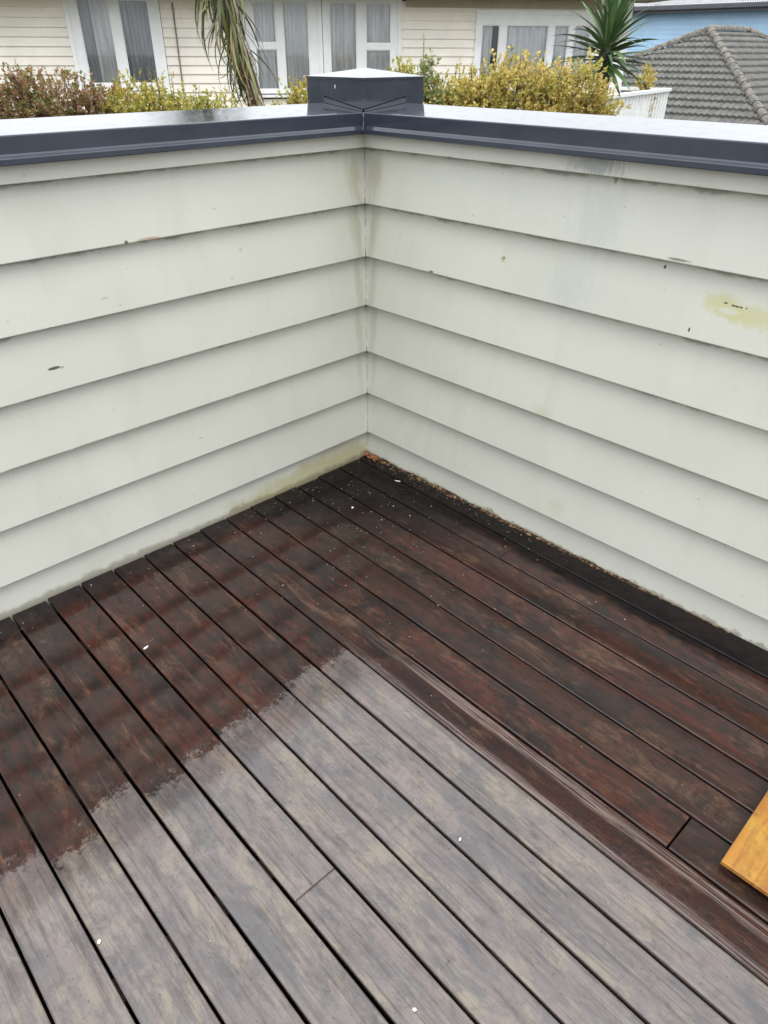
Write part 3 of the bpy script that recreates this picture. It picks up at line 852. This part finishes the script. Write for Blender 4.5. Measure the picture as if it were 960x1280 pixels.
def window(x0, x1, z0, z1, panes, curtain_of, label=None):
    """panes: (x0, x1, z0, z1) glass openings; everything between them is white joinery"""
    mb = MB()
    xs = sorted(set([x0, x1] + [v for p in panes for v in p[:2]]))
    # joinery as strips: go column by column, keep what is not glass
    for a, b_ in zip(xs, xs[1:]):
        ps = sorted([p for p in panes if p[0] <= a+1e-6 and p[1] >= b_-1e-6], key=lambda p: p[2])
        z = z0; 
        for p in ps:
            if p[2] > z+1e-4: mb.box(a, -0.035, z, b_, 0.02, p[2])
            z = p[3]
        if z1 > z+1e-4: mb.box(a, -0.035, z, b_, 0.02, z1)
    w = HB(mb, 'window', M_HT, label=label)
    dz = 2.85
    def sub(m, name, mat, **kw):
        m.v = [(x, y, z+dz) for x, y, z in m.v]
        o = m.build(name, mat, w, **kw); return o
    m = MB()
    m.box(x0-0.07, -0.05, z0-0.02, x0-0.0005, 0.0, min(z1+0.07, 2.033)); m.box(x1+0.0005, -0.05, z0-0.02, x1+0.07, 0.0, min(z1+0.07, 2.033)); m.box(x0-0.0005, -0.052, z1+0.0005, x1+0.0005, 0.0, min(z1+0.07, 2.033))
    sub(m, 'casing', M_HT)
    m = MB(); m.box(x0-0.10, -0.09, z0-0.06, x1+0.10, 0.0, z0-0.0205); sub(m, 'sill', M_HT)
    for i, p in enumerate(panes):
        m = MB(); m.box(p[0]-0.004, -0.006, p[2]-0.004, p[1]+0.004, -0.002, p[3]+0.004)
        sub(m, 'glass_pane', M_GLASS)
        m = MB(); f = 0.016
        m.box(p[0], -0.022, p[2], p[0]+f, -0.008, p[3]); m.box(p[1]-f, -0.022, p[2], p[1], -0.008, p[3])
        m.box(p[0]+f, -0.022, p[2], p[1]-f, -0.008, p[2]+f); m.box(p[0]+f, -0.022, p[3]-f, p[1]-f, -0.008, p[3])
        sub(m, 'glazing_bead', M_HT)
    for (a, b_, cm, fold) in curtain_of:
        m = MB(); rows_t = []; rows_b = []
        k = int((b_-a)/0.012)
        for i in range(k+1):
            xx = a + (b_-a)*i/k
            yy = 0.040 + 0.020*sin(xx*fold + 1.3*sin(xx*5.0)) + 0.01*sin(xx*fold*2.7+1)
            rows_b.append((xx, yy, z0-0.1)); rows_t.append((xx, yy*0.92, min(z1+0.05, 2.3)))
        m.grid([rows_b, rows_t])
        sub(m, 'curtain', cm, smooth=True)
    return w
window(-5.26, -3.89, 0.68, 1.98, [(-5.125, -4.625, 0.78, 1.965), (-4.47, -3.995, 0.78, 1.965)], [(-5.26, -4.95, M_CUR_D, 48), (-4.94, -4.55, M_CUR_M, 60), (-4.5, -3.92, M_CUR_D, 52)])
window(-2.40, -1.19, 0.62, 1.98, [(-2.285, -1.915, 0.68, 1.285), (-2.285, -1.915, 1.375, 1.965), (-1.79, -1.355, 0.68, 1.965)], [(-2.4, -1.2, M_CUR_L, 55)])
window(-1.04, 0.22, 0.62, 1.98, [(-0.985, -0.51, 0.68, 1.965), (-0.35, 0.10, 0.68, 1.283), (-0.35, 0.10, 1.37, 1.965)], [(-1.03, 0.2, M_CUR_M, 55)])
window(1.76-0.04, 3.92, 0.62, 1.81, [(1.765, 2.105, 0.68, 1.665), (2.235, 3.035, 0.68, 1.665), (3.15, 3.435, 0.68, 1.665), (3.54, 3.86, 0.68, 1.665)], [(1.73, 1.98, M_CUR_M, 70), (2.17, 3.9, M_CUR_L, 40)])

# ------------------------------------------------------------------ planting behind the parapet
def at(u, Z, z):
    """ground position seen at heading offset u (tangent), forward distance Z"""
    h = Vector((-sin(YAW), cos(YAW), 0)); r = Vector((cos(YAW), sin(YAW), 0))
    p = Vector(cam.location); return Vector((p.x, p.y, 0)) + h*Z + r*(u*Z) + Vector((0, 0, z))
def uof(px): return (px-480)/891.6*cos(PITCH)   # tangent of heading for points near the horizon

def leaf_quad(mb, p, d, n, ln, wd):
    """little folded leaf: two triangles either side of the midrib"""
    s = d.cross(n)
    if s.length < 1e-5: s = Vector((1, 0, 0))
    s.normalize(); n2 = s.cross(d).normalized()
    a = p; b = p + d*ln; m = p + d*ln*0.45
    l = m + s*wd + n2*wd*0.35; r_ = m - s*wd + n2*wd*0.35
    k = len(mb.v); mb.v += [tuple(a), tuple(l), tuple(b), tuple(r_)]
    mb.f += [(k, k+2, k+1), (k, k+3, k+2)]; mb.m += [0, 0]

def shrub(name, label, cat, base, blobs, mat, count, ln, wd, seed, sprigs=(), stem_mat=None, group=None, droop=0.0):
    """blobs: (centre, radii); leaves grow in small tufts spread through each blob, thicker towards its skin"""
    R = random.Random(seed)
    t = thing(name, label, cat, tuple(base), group)
    mb = MB(); tw = MB()
    vol = [b[1][0]*b[1][1]*b[1][2] for b in blobs]; tot = sum(v**0.72 for v in vol)
    for (c, rad), v in zip(blobs, vol):
        nt = int(count*(v**0.72)/tot/7*2.0)
        for i in range(nt):
            q = Vector((R.gauss(0, 1), R.gauss(0, 1), R.gauss(0, 1))).normalized()
            rr = R.random()**0.38
            bump = 1 + 0.50*noise.noise(Vector((q.x*2.6, q.y*2.6, q.z*2.6+seed)))+0.25*noise.noise(q*6)
            p = c + Vector((q.x*rad[0], q.y*rad[1], q.z*rad[2]))*rr*bump
            up = (q*0.7 + Vector((R.gauss(0, .4), R.gauss(0, .4), 0.75-droop+R.gauss(0, .3)))).normalized()
            L = ln*R.uniform(1.4, 3.0)*(1.7 if R.random() < 0.12 else 1)
            for j in range(7):
                f = j/7
                d = (up*0.7 + Vector((R.gauss(0, .6), R.gauss(0, .6), R.gauss(0, .5)))).normalized()
                s = R.uniform(0.6, 1.35)
                leaf_quad(mb, p + up*L*f, d, Vector((R.gauss(0, .5), R.gauss(0, .5), 1)), ln*s*1.15, wd*s*1.25)
            if i % 5 == 0:
                tw.tube([p - up*L*1.5, p, p + up*L*0.8], [0.004, 0.003, 0.0012], 4)
    for (p0, p1, m) in sprigs:
        p0, p1 = Vector(p0), Vector(p1)
        tw.tube([p0, (p0+p1)/2 + Vector((R.gauss(0, .01), R.gauss(0, .01), 0)), p1], [0.005, 0.003, 0.0012], 4)
        for j in range(m):
            f = 0.25 + 0.75*j/m
            p = p0 + (p1-p0)*f
            a = j*2.4
            d = Vector((cos(a), sin(a), 0.55)).normalized()
            s = 1.25-0.75*f
            leaf_quad(mb, p, d, Vector((0, 0, 1)), ln*1.3*max(.5, s), wd*1.3*max(.5, s))
    c0 = blobs[0][0]
    # stems up from the ground
    for i in range(5):
        b = blobs[i % len(blobs)][0]
        g = Vector(base) + Vector((R.gauss(0, .08), R.gauss(0, .08), 0))
        mid = g.lerp(b, 0.55) + Vector((R.gauss(0, .1), R.gauss(0, .1), 0))
        tw.tube([g, mid, b], [0.035, 0.024, 0.008], 6)
    shift(mb.build('foliage', mat, t), base)
    shift(tw.build('stems', stem_mat or M_STEM, t), base)
    return t
M_STEM = plain('brown_twigs', (0.10, 0.065, 0.04), 0.8, 0.3, 30)
GZ = -2.85
L_RED = mat_leaf('russet_leaves', [(0.0, (0.09, 0.12, 0.03)), (0.25, (0.20, 0.22, 0.06)), (0.42, (0.30, 0.24, 0.10)), (0.6, (0.40, 0.22, 0.12)), (0.78, (0.28, 0.13, 0.09)), (1.0, (0.52, 0.34, 0.24))])
L_YG = mat_leaf('yellow_green_leaves', [(0.0, (0.17, 0.21, 0.03)), (0.3, (0.36, 0.36, 0.07)), (0.6, (0.52, 0.46, 0.10)), (0.85, (0.58, 0.42, 0.14)), (1.0, (0.50, 0.28, 0.12))])
L_GOLD = mat_leaf('golden_leaves', [(0.0, (0.15, 0.19, 0.05)), (0.25, (0.38, 0.38, 0.09)), (0.5, (0.62, 0.50, 0.13)), (0.75, (0.70, 0.56, 0.24)), (1.0, (0.64, 0.40, 0.18))])
L_GRN = mat_leaf('mid_green_leaves', [(0.0, (0.10, 0.16, 0.05)), (0.4, (0.26, 0.32, 0.11)), (0.75, (0.44, 0.44, 0.2)), (1.0, (0.52, 0.36, 0.28))])
L_PALE = mat_leaf('pale_leaves', [(0.0, (0.20, 0.24, 0.08)), (0.5, (0.42, 0.44, 0.24)), (1.0, (0.58, 0.56, 0.44))])

def P8(px, z, Z=8.0): return at(uof(px), Z, z)
def B(px, z, rx, ry, rz, Z=8.0): return (P8(px, z, Z), (rx, ry, rz))
shrub('shrub', 'russet and green shrub furthest left behind the parapet', 'shrub', P8(50, GZ), [B(15, 0.72, .36, .34, .36), B(70, 0.74, .34, .34, .34), B(112, 0.68, .24, .3, .28), B(20, 0.95, .09, .1, .17), B(-40, 0.7, .35, .35, .35), B(40, 0.1, .5, .45, .7)],
      L_RED, 12000, 0.030, 0.010, 1, [(P8(16, .9), P8(15, 1.19), 14), (P8(40, .9), P8(42, 1.12), 12), (P8(64, .9), P8(60, 1.10), 10), (P8(92, .8), P8(97, 1.03), 12), (P8(104, .8), P8(106, 1.06), 12), (P8(5, .9), P8(3, 1.12), 9)])
shrub('shrub', 'bright yellow green shrub below the left window of the cream house', 'shrub', P8(180, GZ), [B(150, 0.70, .26, .3, .30), B(185, 0.70, .28, .3, .28), B(222, 0.66, .20, .3, .24), B(262, 0.64, .26, .3, .24), B(185, 0.1, .5, .45, .6)],
      L_YG, 10000, 0.030, 0.009, 2, [(P8(183, .8), P8(181, 1.12), 20), (P8(190, .8), P8(188, 1.10), 18), (P8(208, .8), P8(209, 1.08), 18), (P8(150, .8), P8(141, 1.0), 10), (P8(240, .7), P8(243, .97), 10), (P8(285, .6), P8(287, .86), 9)])
shrub('shrub', 'sparse pale shrub left of the post cap', 'shrub', P8(360, GZ), [B(372, 0.74, .15, .2, .26), B(345, 0.60, .18, .2, .20), B(318, 0.52, .16, .2, .18), B(296, 0.52, .14, .2, .16), B(365, 0.1, .3, .3, .5)],
      L_YG, 3600, 0.032, 0.011, 3, [(P8(368, .7), P8(366, 1.06), 16), (P8(378, .7), P8(379, 1.0), 14), (P8(345, .6), P8(340, .90), 9), (P8(352, .6), P8(354, .86), 10)])
shrub('shrub', 'slender upright shrub with pinkish tip right of the post cap', 'shrub', P8(532, GZ), [B(536, 0.86, .12, .14, .28), B(531, 1.06, .05, .06, .16), B(545, 0.6, .18, .2, .3)],
      L_GRN, 1300, 0.032, 0.011, 4, [(P8(530, .9), P8(528, 1.40), 34), (P8(536, .9), P8(540, 1.22), 16), (P8(528, .8), P8(521, 1.15), 14)])
shrub('shrub', 'small golden shrub half hidden behind the post cap', 'shrub', P8(503, GZ, 8.3), [B(503, 0.95, .12, .14, .20, 8.3), B(495, 0.6, .2, .2, .3, 8.3)],
      L_YG, 2000, 0.028, 0.009, 5, [(P8(500, .9, 8.3), P8(499, 1.22, 8.3), 14), (P8(508, .9, 8.3), P8(511, 1.14, 8.3), 12)])
shrub('hedge', 'golden yellow clipped hedge in front of the right hand windows', 'hedge', P8(660, GZ), [B(575, 0.82, .26, .3, .24), B(612, 0.84, .26, .32, .26), B(650, 0.94, .25, .32, .26), B(690, 0.86, .26, .32, .26), B(730, 0.90, .22, .3, .24), B(755, 0.72, .17, .28, .20), B(600, 0.5, .4, .36, .4), B(690, 0.5, .42, .36, .4), B(752, 0.5, .2, .3, .3), B(660, 0.0, .7, .4, .6)],
      L_GOLD, 22000, 0.028, 0.010, 6, [(P8(575, .9), P8(574, 1.12), 14), (P8(649, 1.0), P8(650, 1.27), 16), (P8(625, 1.0), P8(622, 1.2), 14), (P8(588, .9), P8(590, 1.18), 14), (P8(715, .9), P8(719, 1.16), 12), (P8(664, 1.0), P8(667, 1.2), 14), (P8(735, 1.0), P8(737, 1.18), 12), (P8(604, .9), P8(603, 1.13), 12), (P8(700, .9), P8(704, 1.14), 12), (P8(770, .7), P8(773, .9), 9)])
shrub('shrub', 'small orange tipped shrub beyond the white picket balustrade', 'shrub', at(uof(813), 12.5, GZ), [B(813, 0.86, .10, .1, .22, 12.5), B(810, 0.5, .16, .16, .2, 12.5)], L_GOLD, 700, 0.04, 0.012, 8,
      [(P8(815, .9, 12.5), P8(816, 1.22, 12.5), 10), (P8(811, .8, 12.5), P8(808, 1.08, 12.5), 9)])

def blade_mesh(name, ln, wd, bend, seed, mat, fold=0.35):
    R = random.Random(seed); mb = MB(); n = 9; rows = []
    for i in range(n+1):
        f = i/n
        w = wd*(0.55+0.45*min(1, f*4))*(1-f**2.6)
        a = bend*f*f
        y = ln*f*(cos(a*0.6)); z = -ln*f*sin(a*0.6)
        tw = 0.004*sin(f*5+seed)
        rows.append([(-w+tw, y, z+fold*w), (tw, y, z), (w+tw, y, z+fold*w)])
    mb.grid(rows)
    return mb.mesh(name, mat, smooth=True)

def crown(parent, base, meshes, count, el0, el1, seed, sc=(0.8, 1.1), loc_off=0.05, rot_mod=None):
    R = random.Random(seed)
    for i in range(count):
        f = (i+0.5)/count
        az = i*2.39996 + R.gauss(0, 0.15)
        el = el0 + (el1-el0)*f + R.gauss(0, 0.10)
        o = link('leaf', meshes[i % len(meshes)], parent)
        o.location = (cos(az+pi/2)*0.02, sin(az+pi/2)*0.02, base - loc_off*(1-f)*3)
        o.rotation_euler = (Matrix.Rotation(az, 3, 'Z') @ Matrix.Rotation(el, 3, 'X') @ Matrix.Rotation(R.gauss(0, .25), 3, 'Y')).to_euler()
        s = R.uniform(*sc); o.scale = (s*R.uniform(.85, 1.1), s, s)

# green yucca in front of the right end of the house
M_YUC = mat_blade('yucca_blade', (0.035, 0.075, 0.032), (0.13, 0.22, 0.07))
M_YST = plain('yucca_stem', (0.05, 0.06, 0.03), 0.8, 0.3, 25, 0.4)
ZY = 9.6
yb = at(uof(757), ZY, GZ)
yuc = thing('yucca', 'dark green spiky yucca by the right end of the cream house', 'plant', yb)
ym = [blade_mesh('leaf', 0.60, 0.034, b, i, M_YUC) for i, b in enumerate((0.05, 0.15, 0.35, 0.5))]
ycz = 1.42 - GZ
crown(yuc, ycz, ym, 96, -0.5, 1.45, 31, (0.78, 1.12), 0.10)
mb = MB()
mb.tube([(0, 0, 0), (0.03, 0.01, 1.5), (-0.01, 0, 3.2), (0.012, 0, ycz-0.42), (0, 0, ycz-0.2), (0, 0, ycz+0.02)], [0.11, 0.085, 0.075, 0.075, 0.085, 0.03], 12)
mb.build('trunk', M_YST, yuc, smooth=True)
# a smaller one just showing above the hedge
y2b = at(uof(683), 8.9, GZ)
yuc2 = thing('yucca', 'tuft of narrow green leaves poking out above the golden hedge', 'plant', y2b)
ym2 = [blade_mesh('leaf', 0.30, 0.013, b, i+9, M_YUC) for i, b in enumerate((0.1, 0.3))]
crown(yuc2, 0.98-GZ, ym2, 22, 0.2, 1.4, 33, (0.7, 1.1), 0.02)
mb = MB(); mb.tube([(0, 0, 0), (0.02, 0, 2), (0, 0, 0.98-GZ)], [0.06, 0.05, 0.03], 8); mb.build('trunk', M_YST, yuc2, smooth=True)

# leaning cabbage tree whose dead leaves hang from the top of the picture
ZC = 8.5
cbase = at(uof(337), ZC, GZ)
cab = thing('cabbage_tree', 'leaning cabbage tree with drooping strap leaves left of the post cap', 'tree', cbase)
top = at(uof(283), ZC, 1.78) - cbase
mid = at(uof(313), ZC, 0.82) - cbase
M_BARK = plain('shaggy_bark', (0.13, 0.085, 0.06), 0.9, 0.45, 26, 0.8, stretch=(1, 1, 0.35))
mb = MB()
tp = [Vector((0, 0, 0)), Vector((0, 0, 0)).lerp(mid, 0.5)+Vector((-.02, .01, 0)), mid, mid.lerp(top, 0.33), mid.lerp(top, 0.66), top, top + (top-mid)*0.45, top + (top-mid)*0.95]
tpts, trad = [], []
for i in range(len(tp)-1):
    for j in range(8):
        f = j/8; tpts.append(tp[i].lerp(tp[i+1], f)); trad.append(0)
tpts.append(tp[-1]); trad.append(0)
for i in range(len(tpts)):
    f = i/len(tpts); trad[i] = (0.100 - 0.050*f)*(1+0.10*noise.noise(Vector((i*1.7, 0, 0))))
mb.tube(tpts, trad, 12)
mb.build('trunk', M_BARK, cab, smooth=True)
M_CAB = mat_blade('cabbage_leaf', (0.030, 0.045, 0.020), (0.20, 0.22, 0.05), (0.30, 0.24, 0.10))
cm = [blade_mesh('leaf', 0.85, 0.020, b, i+20, M_CAB, 0.25) for i, b in enumerate((0.7, 1.0, 1.4))]
head = bpy.data.objects.new('crown', None)
R = random.Random(77)
tl = top + (top-mid)*0.92
for i in range(250):
    f = (i+0.5)/250
    az = i*2.39996 + R.gauss(0, 0.2)
    el = R.gauss(0, 0.16) + (-1.3 + 2.5*max(0, f-0.42)/0.58 if f > 0.42 else (-1.25 if i % 3 else -0.75))
    o = link('leaf', cm[i % 3], cab)
    drop = 1.65*max(0, 1-f*1.7)**0.85
    p = tl - (top-mid).normalized()*drop*0.95 + Vector((0, 0, 0.06*f))
    o.location = p + Vector((-sin(az), cos(az), 0))*0.075
    o.rotation_euler = (Matrix.Rotation(az, 3, 'Z') @ Matrix.Rotation(el, 3, 'X') @ Matrix.Rotation(R.gauss(0, .4), 3, 'Y')).to_euler()
    s = R.uniform(0.6, 0.98)*(0.8 if f < 0.3 else 1.0); o.scale = (s*R.uniform(.8, 1.2), s, s)
# dry strips hugging the trunk
M_DRY = plain('dry_leaf_strip', (0.36, 0.30, 0.22), 0.9, 0.4, 20)
for i in range(26):
    f = R.uniform(0.0, 1.0); p0 = mid.lerp(top, f); p1 = mid.lerp(top, max(-0.15, f-R.uniform(0.25, 0.6)))
    az = R.uniform(0, 2*pi); rr = 0.085
    u = Vector((cos(az), sin(az), 0))*rr; s = Vector((-sin(az), cos(az), 0))*0.008
    mb = MB(); a, b_ = p0+u, p1+u*1.25; m_ = a.lerp(b_, .5)+u*0.12
    mb.grid([[a-s, a+s], [m_-s*1.2, m_+s*1.2], [b_-s*0.3, b_+s*0.3]])
    mb.build('dry_strip', M_DRY, cab)

# ------------------------------------------------------------------ white picket balustrade
M_PKT = plain('picket_white', (0.80, 0.80, 0.79), 0.45, 0.05, 6.0)
def on_plane(px, py, z):
    d = cam.rotation_euler.to_matrix() @ Vector(((px-480)/891.6, -(py-640)/891.6, -1))
    c = Vector(cam.location); return c + d*((z-c.z)/d.z)
RZ = 0.78
ra_, rb_ = on_plane(752, 119.5, RZ), on_plane(835, 110, RZ)
bal = thing('balustrade', 'white picket balustrade of the balcony beside the golden hedge', 'railing', (ra_.x, ra_.y, GZ))
BL = (ra_.x, ra_.y, GZ)
dr_ = (rb_-ra_); ln_ = dr_.length; dr_.normalize(); an = atan2(dr_.y, dr_.x)
RM = Matrix.Translation((ra_.x, ra_.y, 0)) @ Matrix.Rotation(an, 4, 'Z')
mb = MB(); mb.box(-0.05, -0.05, RZ-0.045, ln_+0.04, 0.05, RZ, RM); shift(mb.build('top_rail', M_PKT, bal, bevel=0.004), BL)
mb = MB(); mb.box(-0.05, -0.03, -0.30, ln_+0.04, 0.03, -0.24, RM); shift(mb.build('bottom_rail', M_PKT, bal), BL)
k = int(ln_/0.145)
pm = None
for i in range(k+1):
    x = ln_*i/k
    mb = MB(); mb.box(x-0.042, -0.012, -0.2395, x+0.042, 0.012, RZ-0.0455, RM); shift(mb.build('picket', M_PKT, bal), BL)
mb = MB(); mb.box(ln_-0.03, 0.051, RZ-0.045, ln_+0.04, 1.3, RZ-0.001, RM); mb.box(-0.05, 1.301, RZ-0.045, ln_+0.04, 1.4, RZ-0.001, RM); shift(mb.build('return_rail', M_PKT, bal), BL)
mb = MB(); mb.box(-0.05, -0.045, -0.42, ln_+0.04, 1.4, -0.301, RM); shift(mb.build('balcony_floor', plain('balcony_boards', (0.3, 0.28, 0.25), 0.7), bal), BL)
for x, y in ((0.0, 0.0), (ln_-0.05, 0.0), (0, 1.3), (ln_-0.05, 1.3)):
    mb = MB(); mb.box(x-0.045, y-0.04, GZ, x+0.045, y+0.05, -0.421, RM); shift(mb.build('post', M_PKT, bal), BL)

# ------------------------------------------------------------------ tiled hip roof house
M_TILE = plain('grey_roof_tile', (0.128, 0.125, 0.110), 0.75, 0.22, 5.0, 0.2, per_object=0.35)
M_RIDGE = plain('lichen_ridge_tile', (0.17, 0.155, 0.13), 0.8, 0.35, 9.0, 0.3)
M_BRICK = plain('render_wall', (0.35, 0.30, 0.25), 0.8)
hv = Vector((-sin(YAW), cos(YAW), 0)); rv = Vector((cos(YAW), sin(YAW), 0))
e1 = (rv*0.67 - hv*0.74).normalized(); e2 = (rv*0.74 + hv*0.67).normalized()
RA = at(uof(880), 25.0, 0.0)
RIDGE_Z, TAN = 1.79, 0.50
RUN, RL = 5.6, 2.4
M_R = Matrix(((e1.x, e2.x, 0, RA.x), (e1.y, e2.y, 0, RA.y), (0, 0, 1, 0), (0, 0, 0, 1)))
troof = thing('house', 'low house with grey tiled hip roof on the right', 'house', (RA.x, RA.y, GZ))
troof.matrix_world = M_R @ Matrix.Translation((0, 0, GZ))
# local: x along e1, y along the ridge (away), z up from the ground
def rz(d): return RIDGE_Z - GZ - d*TAN
mb = MB()
A, B2 = Vector((0, 0, rz(0)-0.05)), Vector((0, RL, rz(0)-0.05))
c = [Vector((-RUN, -RUN, rz(RUN)-0.05)), Vector((RUN, -RUN, rz(RUN)-0.05)), Vector((RUN, RL+RUN, rz(RUN)-0.05)), Vector((-RUN, RL+RUN, rz(RUN)-0.05))]
mb.tri(c[0], c[1], A); mb.quad(c[1], c[2], B2, A); mb.tri(c[2], c[3], B2); mb.quad(c[3], c[0], A, B2)
mb.quad(c[0]-Vector((0, 0, .05)), c[3]-Vector((0, 0, .05)), c[2]-Vector((0, 0, .05)), c[1]-Vector((0, 0, .05)))
mb.build('roof_deck', M_CORE, troof)
mb = MB(); mb.box(-RUN+0.5, -RUN+0.5, 0, RUN-0.5, RL+RUN-0.5, rz(RUN)-0.11); mb.build('wall', M_BRICK, troof)
CP = 0.295   # plan depth of one course
TW = 0.33
def tile_mesh(x0, x1, d, lim0, lim1, face):
    """one tile: two rolls across, thick front edge; d = plan distance of its head from the ridge line; clipped at the hips"""
    top, bot, low = [], [], []
    n = 8
    for i in range(n+1):
        x = x0 + (x1-x0)*i/n
        roll = 0.030*(0.5-0.5*cos(4*pi*((x/TW) % 1.0)))
        hd, fd = d-0.03, d+CP+0.02
        xt = max(min(x, hd), -hd) if lim0 else x
        xb = x
        top.append((xt, hd, 0.004 + roll*0.6)); bot.append((xb, fd, 0.050 + roll)); low.append((xb, fd, 0.004))
    return top, bot, low
def add_tiles(face):
    cnt = 0
    nc = int(RUN/CP)
    for r in range(nc):
        d = r*CP
        off = (r % 2)*TW*0.5
        if face == 'end':
            lo, hi = -(d+CP*0.6), (d+CP*0.6)
        else:
            lo, hi = -(d+CP*0.6), RL+(d+CP*0.6)
        i0 = math.floor((lo-off)/TW)
        x = i0*TW+off
        while x < hi:
            a, b_ = max(x, lo), min(x+TW-0.006, hi)
            if b_-a > 0.04:
                n = 8; rows_ = [[], [], []]
                for i in range(n+1):
                    xx = a+(b_-a)*i/n
                    roll = 0.034*(0.5-0.5*cos(4*pi*((xx-x)/TW)))
                    hd, fd = max(d-0.03, 0.0), d+CP+0.02
                    for q, (dd, hgt) in enumerate(((hd, 0.002+roll*0.5), (fd, 0.062+roll), (fd, 0.0))):
                        if face == 'end': p = (xx, -dd, rz(dd)+hgt)
                        else: p = (dd, xx, rz(dd)+hgt)
                        rows_[q].append(p)
                yield r, rows_, ((a+b_)/2)
            x += TW
end_stuff = MB(); nparts = 0
for face in ('end', 'side'):
    for r, rows_, xc in add_tiles(face):
        # tiles inside the picture are parts; the rest of the slope is one joined sheet of tiles
        wp = M_R @ Vector(rows_[1][4]) - Vector(cam.location)
        X = wp.dot(rv); Z = wp.dot(hv); u = 480 + X/Z*891.6/cos(PITCH)
        yv = 66 - wp.z/Z*1261
        if u < 1000 and u > 770 and yv < 158 and nparts < 290:
            mb = MB(); mb.grid(rows_); mb.build('roof_tile', M_TILE, troof); nparts += 1
        else:
            end_stuff.grid(rows_)
o = end_stuff.build('tile_courses', M_TILE, troof, kind='stuff')
def ridge_caps(p, q, n):
    p, q = Vector(p), Vector(q); d = (q-p)/n
    s = d.cross(Vector((0, 0, 1))).normalized(); up = s.cross(d).normalized()
    for i in range(n):
        a = p + d*i - d*0.08; b_ = p + d*(i+1)
        mb = MB(); rows_ = []
        for pt, rr in ((a, 0.105), (b_, 0.125)):
            rows_.append([pt + s*rr*cos(pi*j/6) + up*(rr*sin(pi*j/6)+0.015) for j in range(7)])
        rows_.append([pt + up*-0.03 for pt in rows_[-1]])
        mb.grid(rows_); mb.build('ridge_tile', M_RIDGE, troof, smooth=False)
ridge_caps(A+Vector((0, 0, .06)), B2+Vector((0, 0, .06)), 7)
ridge_caps(A+Vector((0, 0, .06)), c[0]+Vector((0, 0, .06)), 22)
ridge_caps(A+Vector((0, 0, .06)), c[1]+Vector((0, 0, .06)), 22)
ridge_caps(B2+Vector((0, 0, .06)), c[2]+Vector((0, 0, .06)), 22)
mb = MB(); 
mb.tube([(2.2, 1.2, rz(2.2)+0.02), (2.2, 1.2, rz(2.2)+0.75), (2.25, 1.25, rz(2.2)+0.8), (3.2, 2.4, rz(2.2)+0.8)], 0.045, 8)
mb.build('vent_pipe', M_PKT, troof, smooth=True)

# ------------------------------------------------------------------ blue house behind the tiled roof
M_BLUE = plain('pale_blue_paint', (0.50, 0.74, 0.97), 0.5, 0.05, 1.5, per_object=0.08)
M_GUT = plain('dark_gutter', (0.10, 0.10, 0.11), 0.5)
bl, br = at(uof(740), 33.2, 0), at(uof(1030), 27.4, 0)
bd = (br-bl); bln = bd.length; bd.normalize(); ba = atan2(bd.y, bd.x)
blue = thing('house', 'pale blue weatherboard house behind the tiled roof', 'house', (bl.x, bl.y, GZ))
blue.rotation_euler = (0, 0, ba)
zz = 0.0; ez = 2.46-GZ
while zz < ez:
    mb = MB()
    pr = [(0.02, zz), (-0.014, zz), (0.0, zz+0.16), (0.02, zz+0.16)]
    mb.grid([[(x, y, z) for y, z in pr] for x in (0.0, bln)], closed=True, caps=True)
    mb.build('weatherboard', M_BLUE, blue); zz += 0.15
mb = MB(); mb.box(0, 0.021, 0, bln, 7, ez+0.1); mb.build('wall_core', M_CORE, blue)
mb = MB(); mb.box(-0.6, -0.42, ez-0.01, bln+0.6, -0.02, ez+0.01); mb.build('soffit', M_GUT, blue)
mb = MB(); mb.box(-0.6, -0.46, ez-0.03, bln+0.6, -0.422, ez+0.20); mb.build('fascia', M_GUT, blue)
mb = MB(); mb.box(-0.6, -0.57, ez+0.05, bln+0.6, -0.462, ez+0.19); mb.build('gutter', M_GUT, blue, bevel=0.02)
mb = MB(); n = int((bln+1.2)/0.075)
for i in range(n):
    x = -0.6 + 0.075*i
    mb.grid([[(x, -0.55, ez+0.20), (x+0.02, -0.55, ez+0.235), (x+0.04, -0.55, ez+0.235), (x+0.075, -0.55, ez+0.20)], [(x, 4, ez+2.3), (x+0.02, 4, ez+2.335), (x+0.04, 4, ez+2.335), (x+0.075, 4, ez+2.3)]])
mb.build('roof', plain('grey_corrugated_roof', (0.33, 0.33, 0.33), 0.6, 0.1, 3.0), blue)
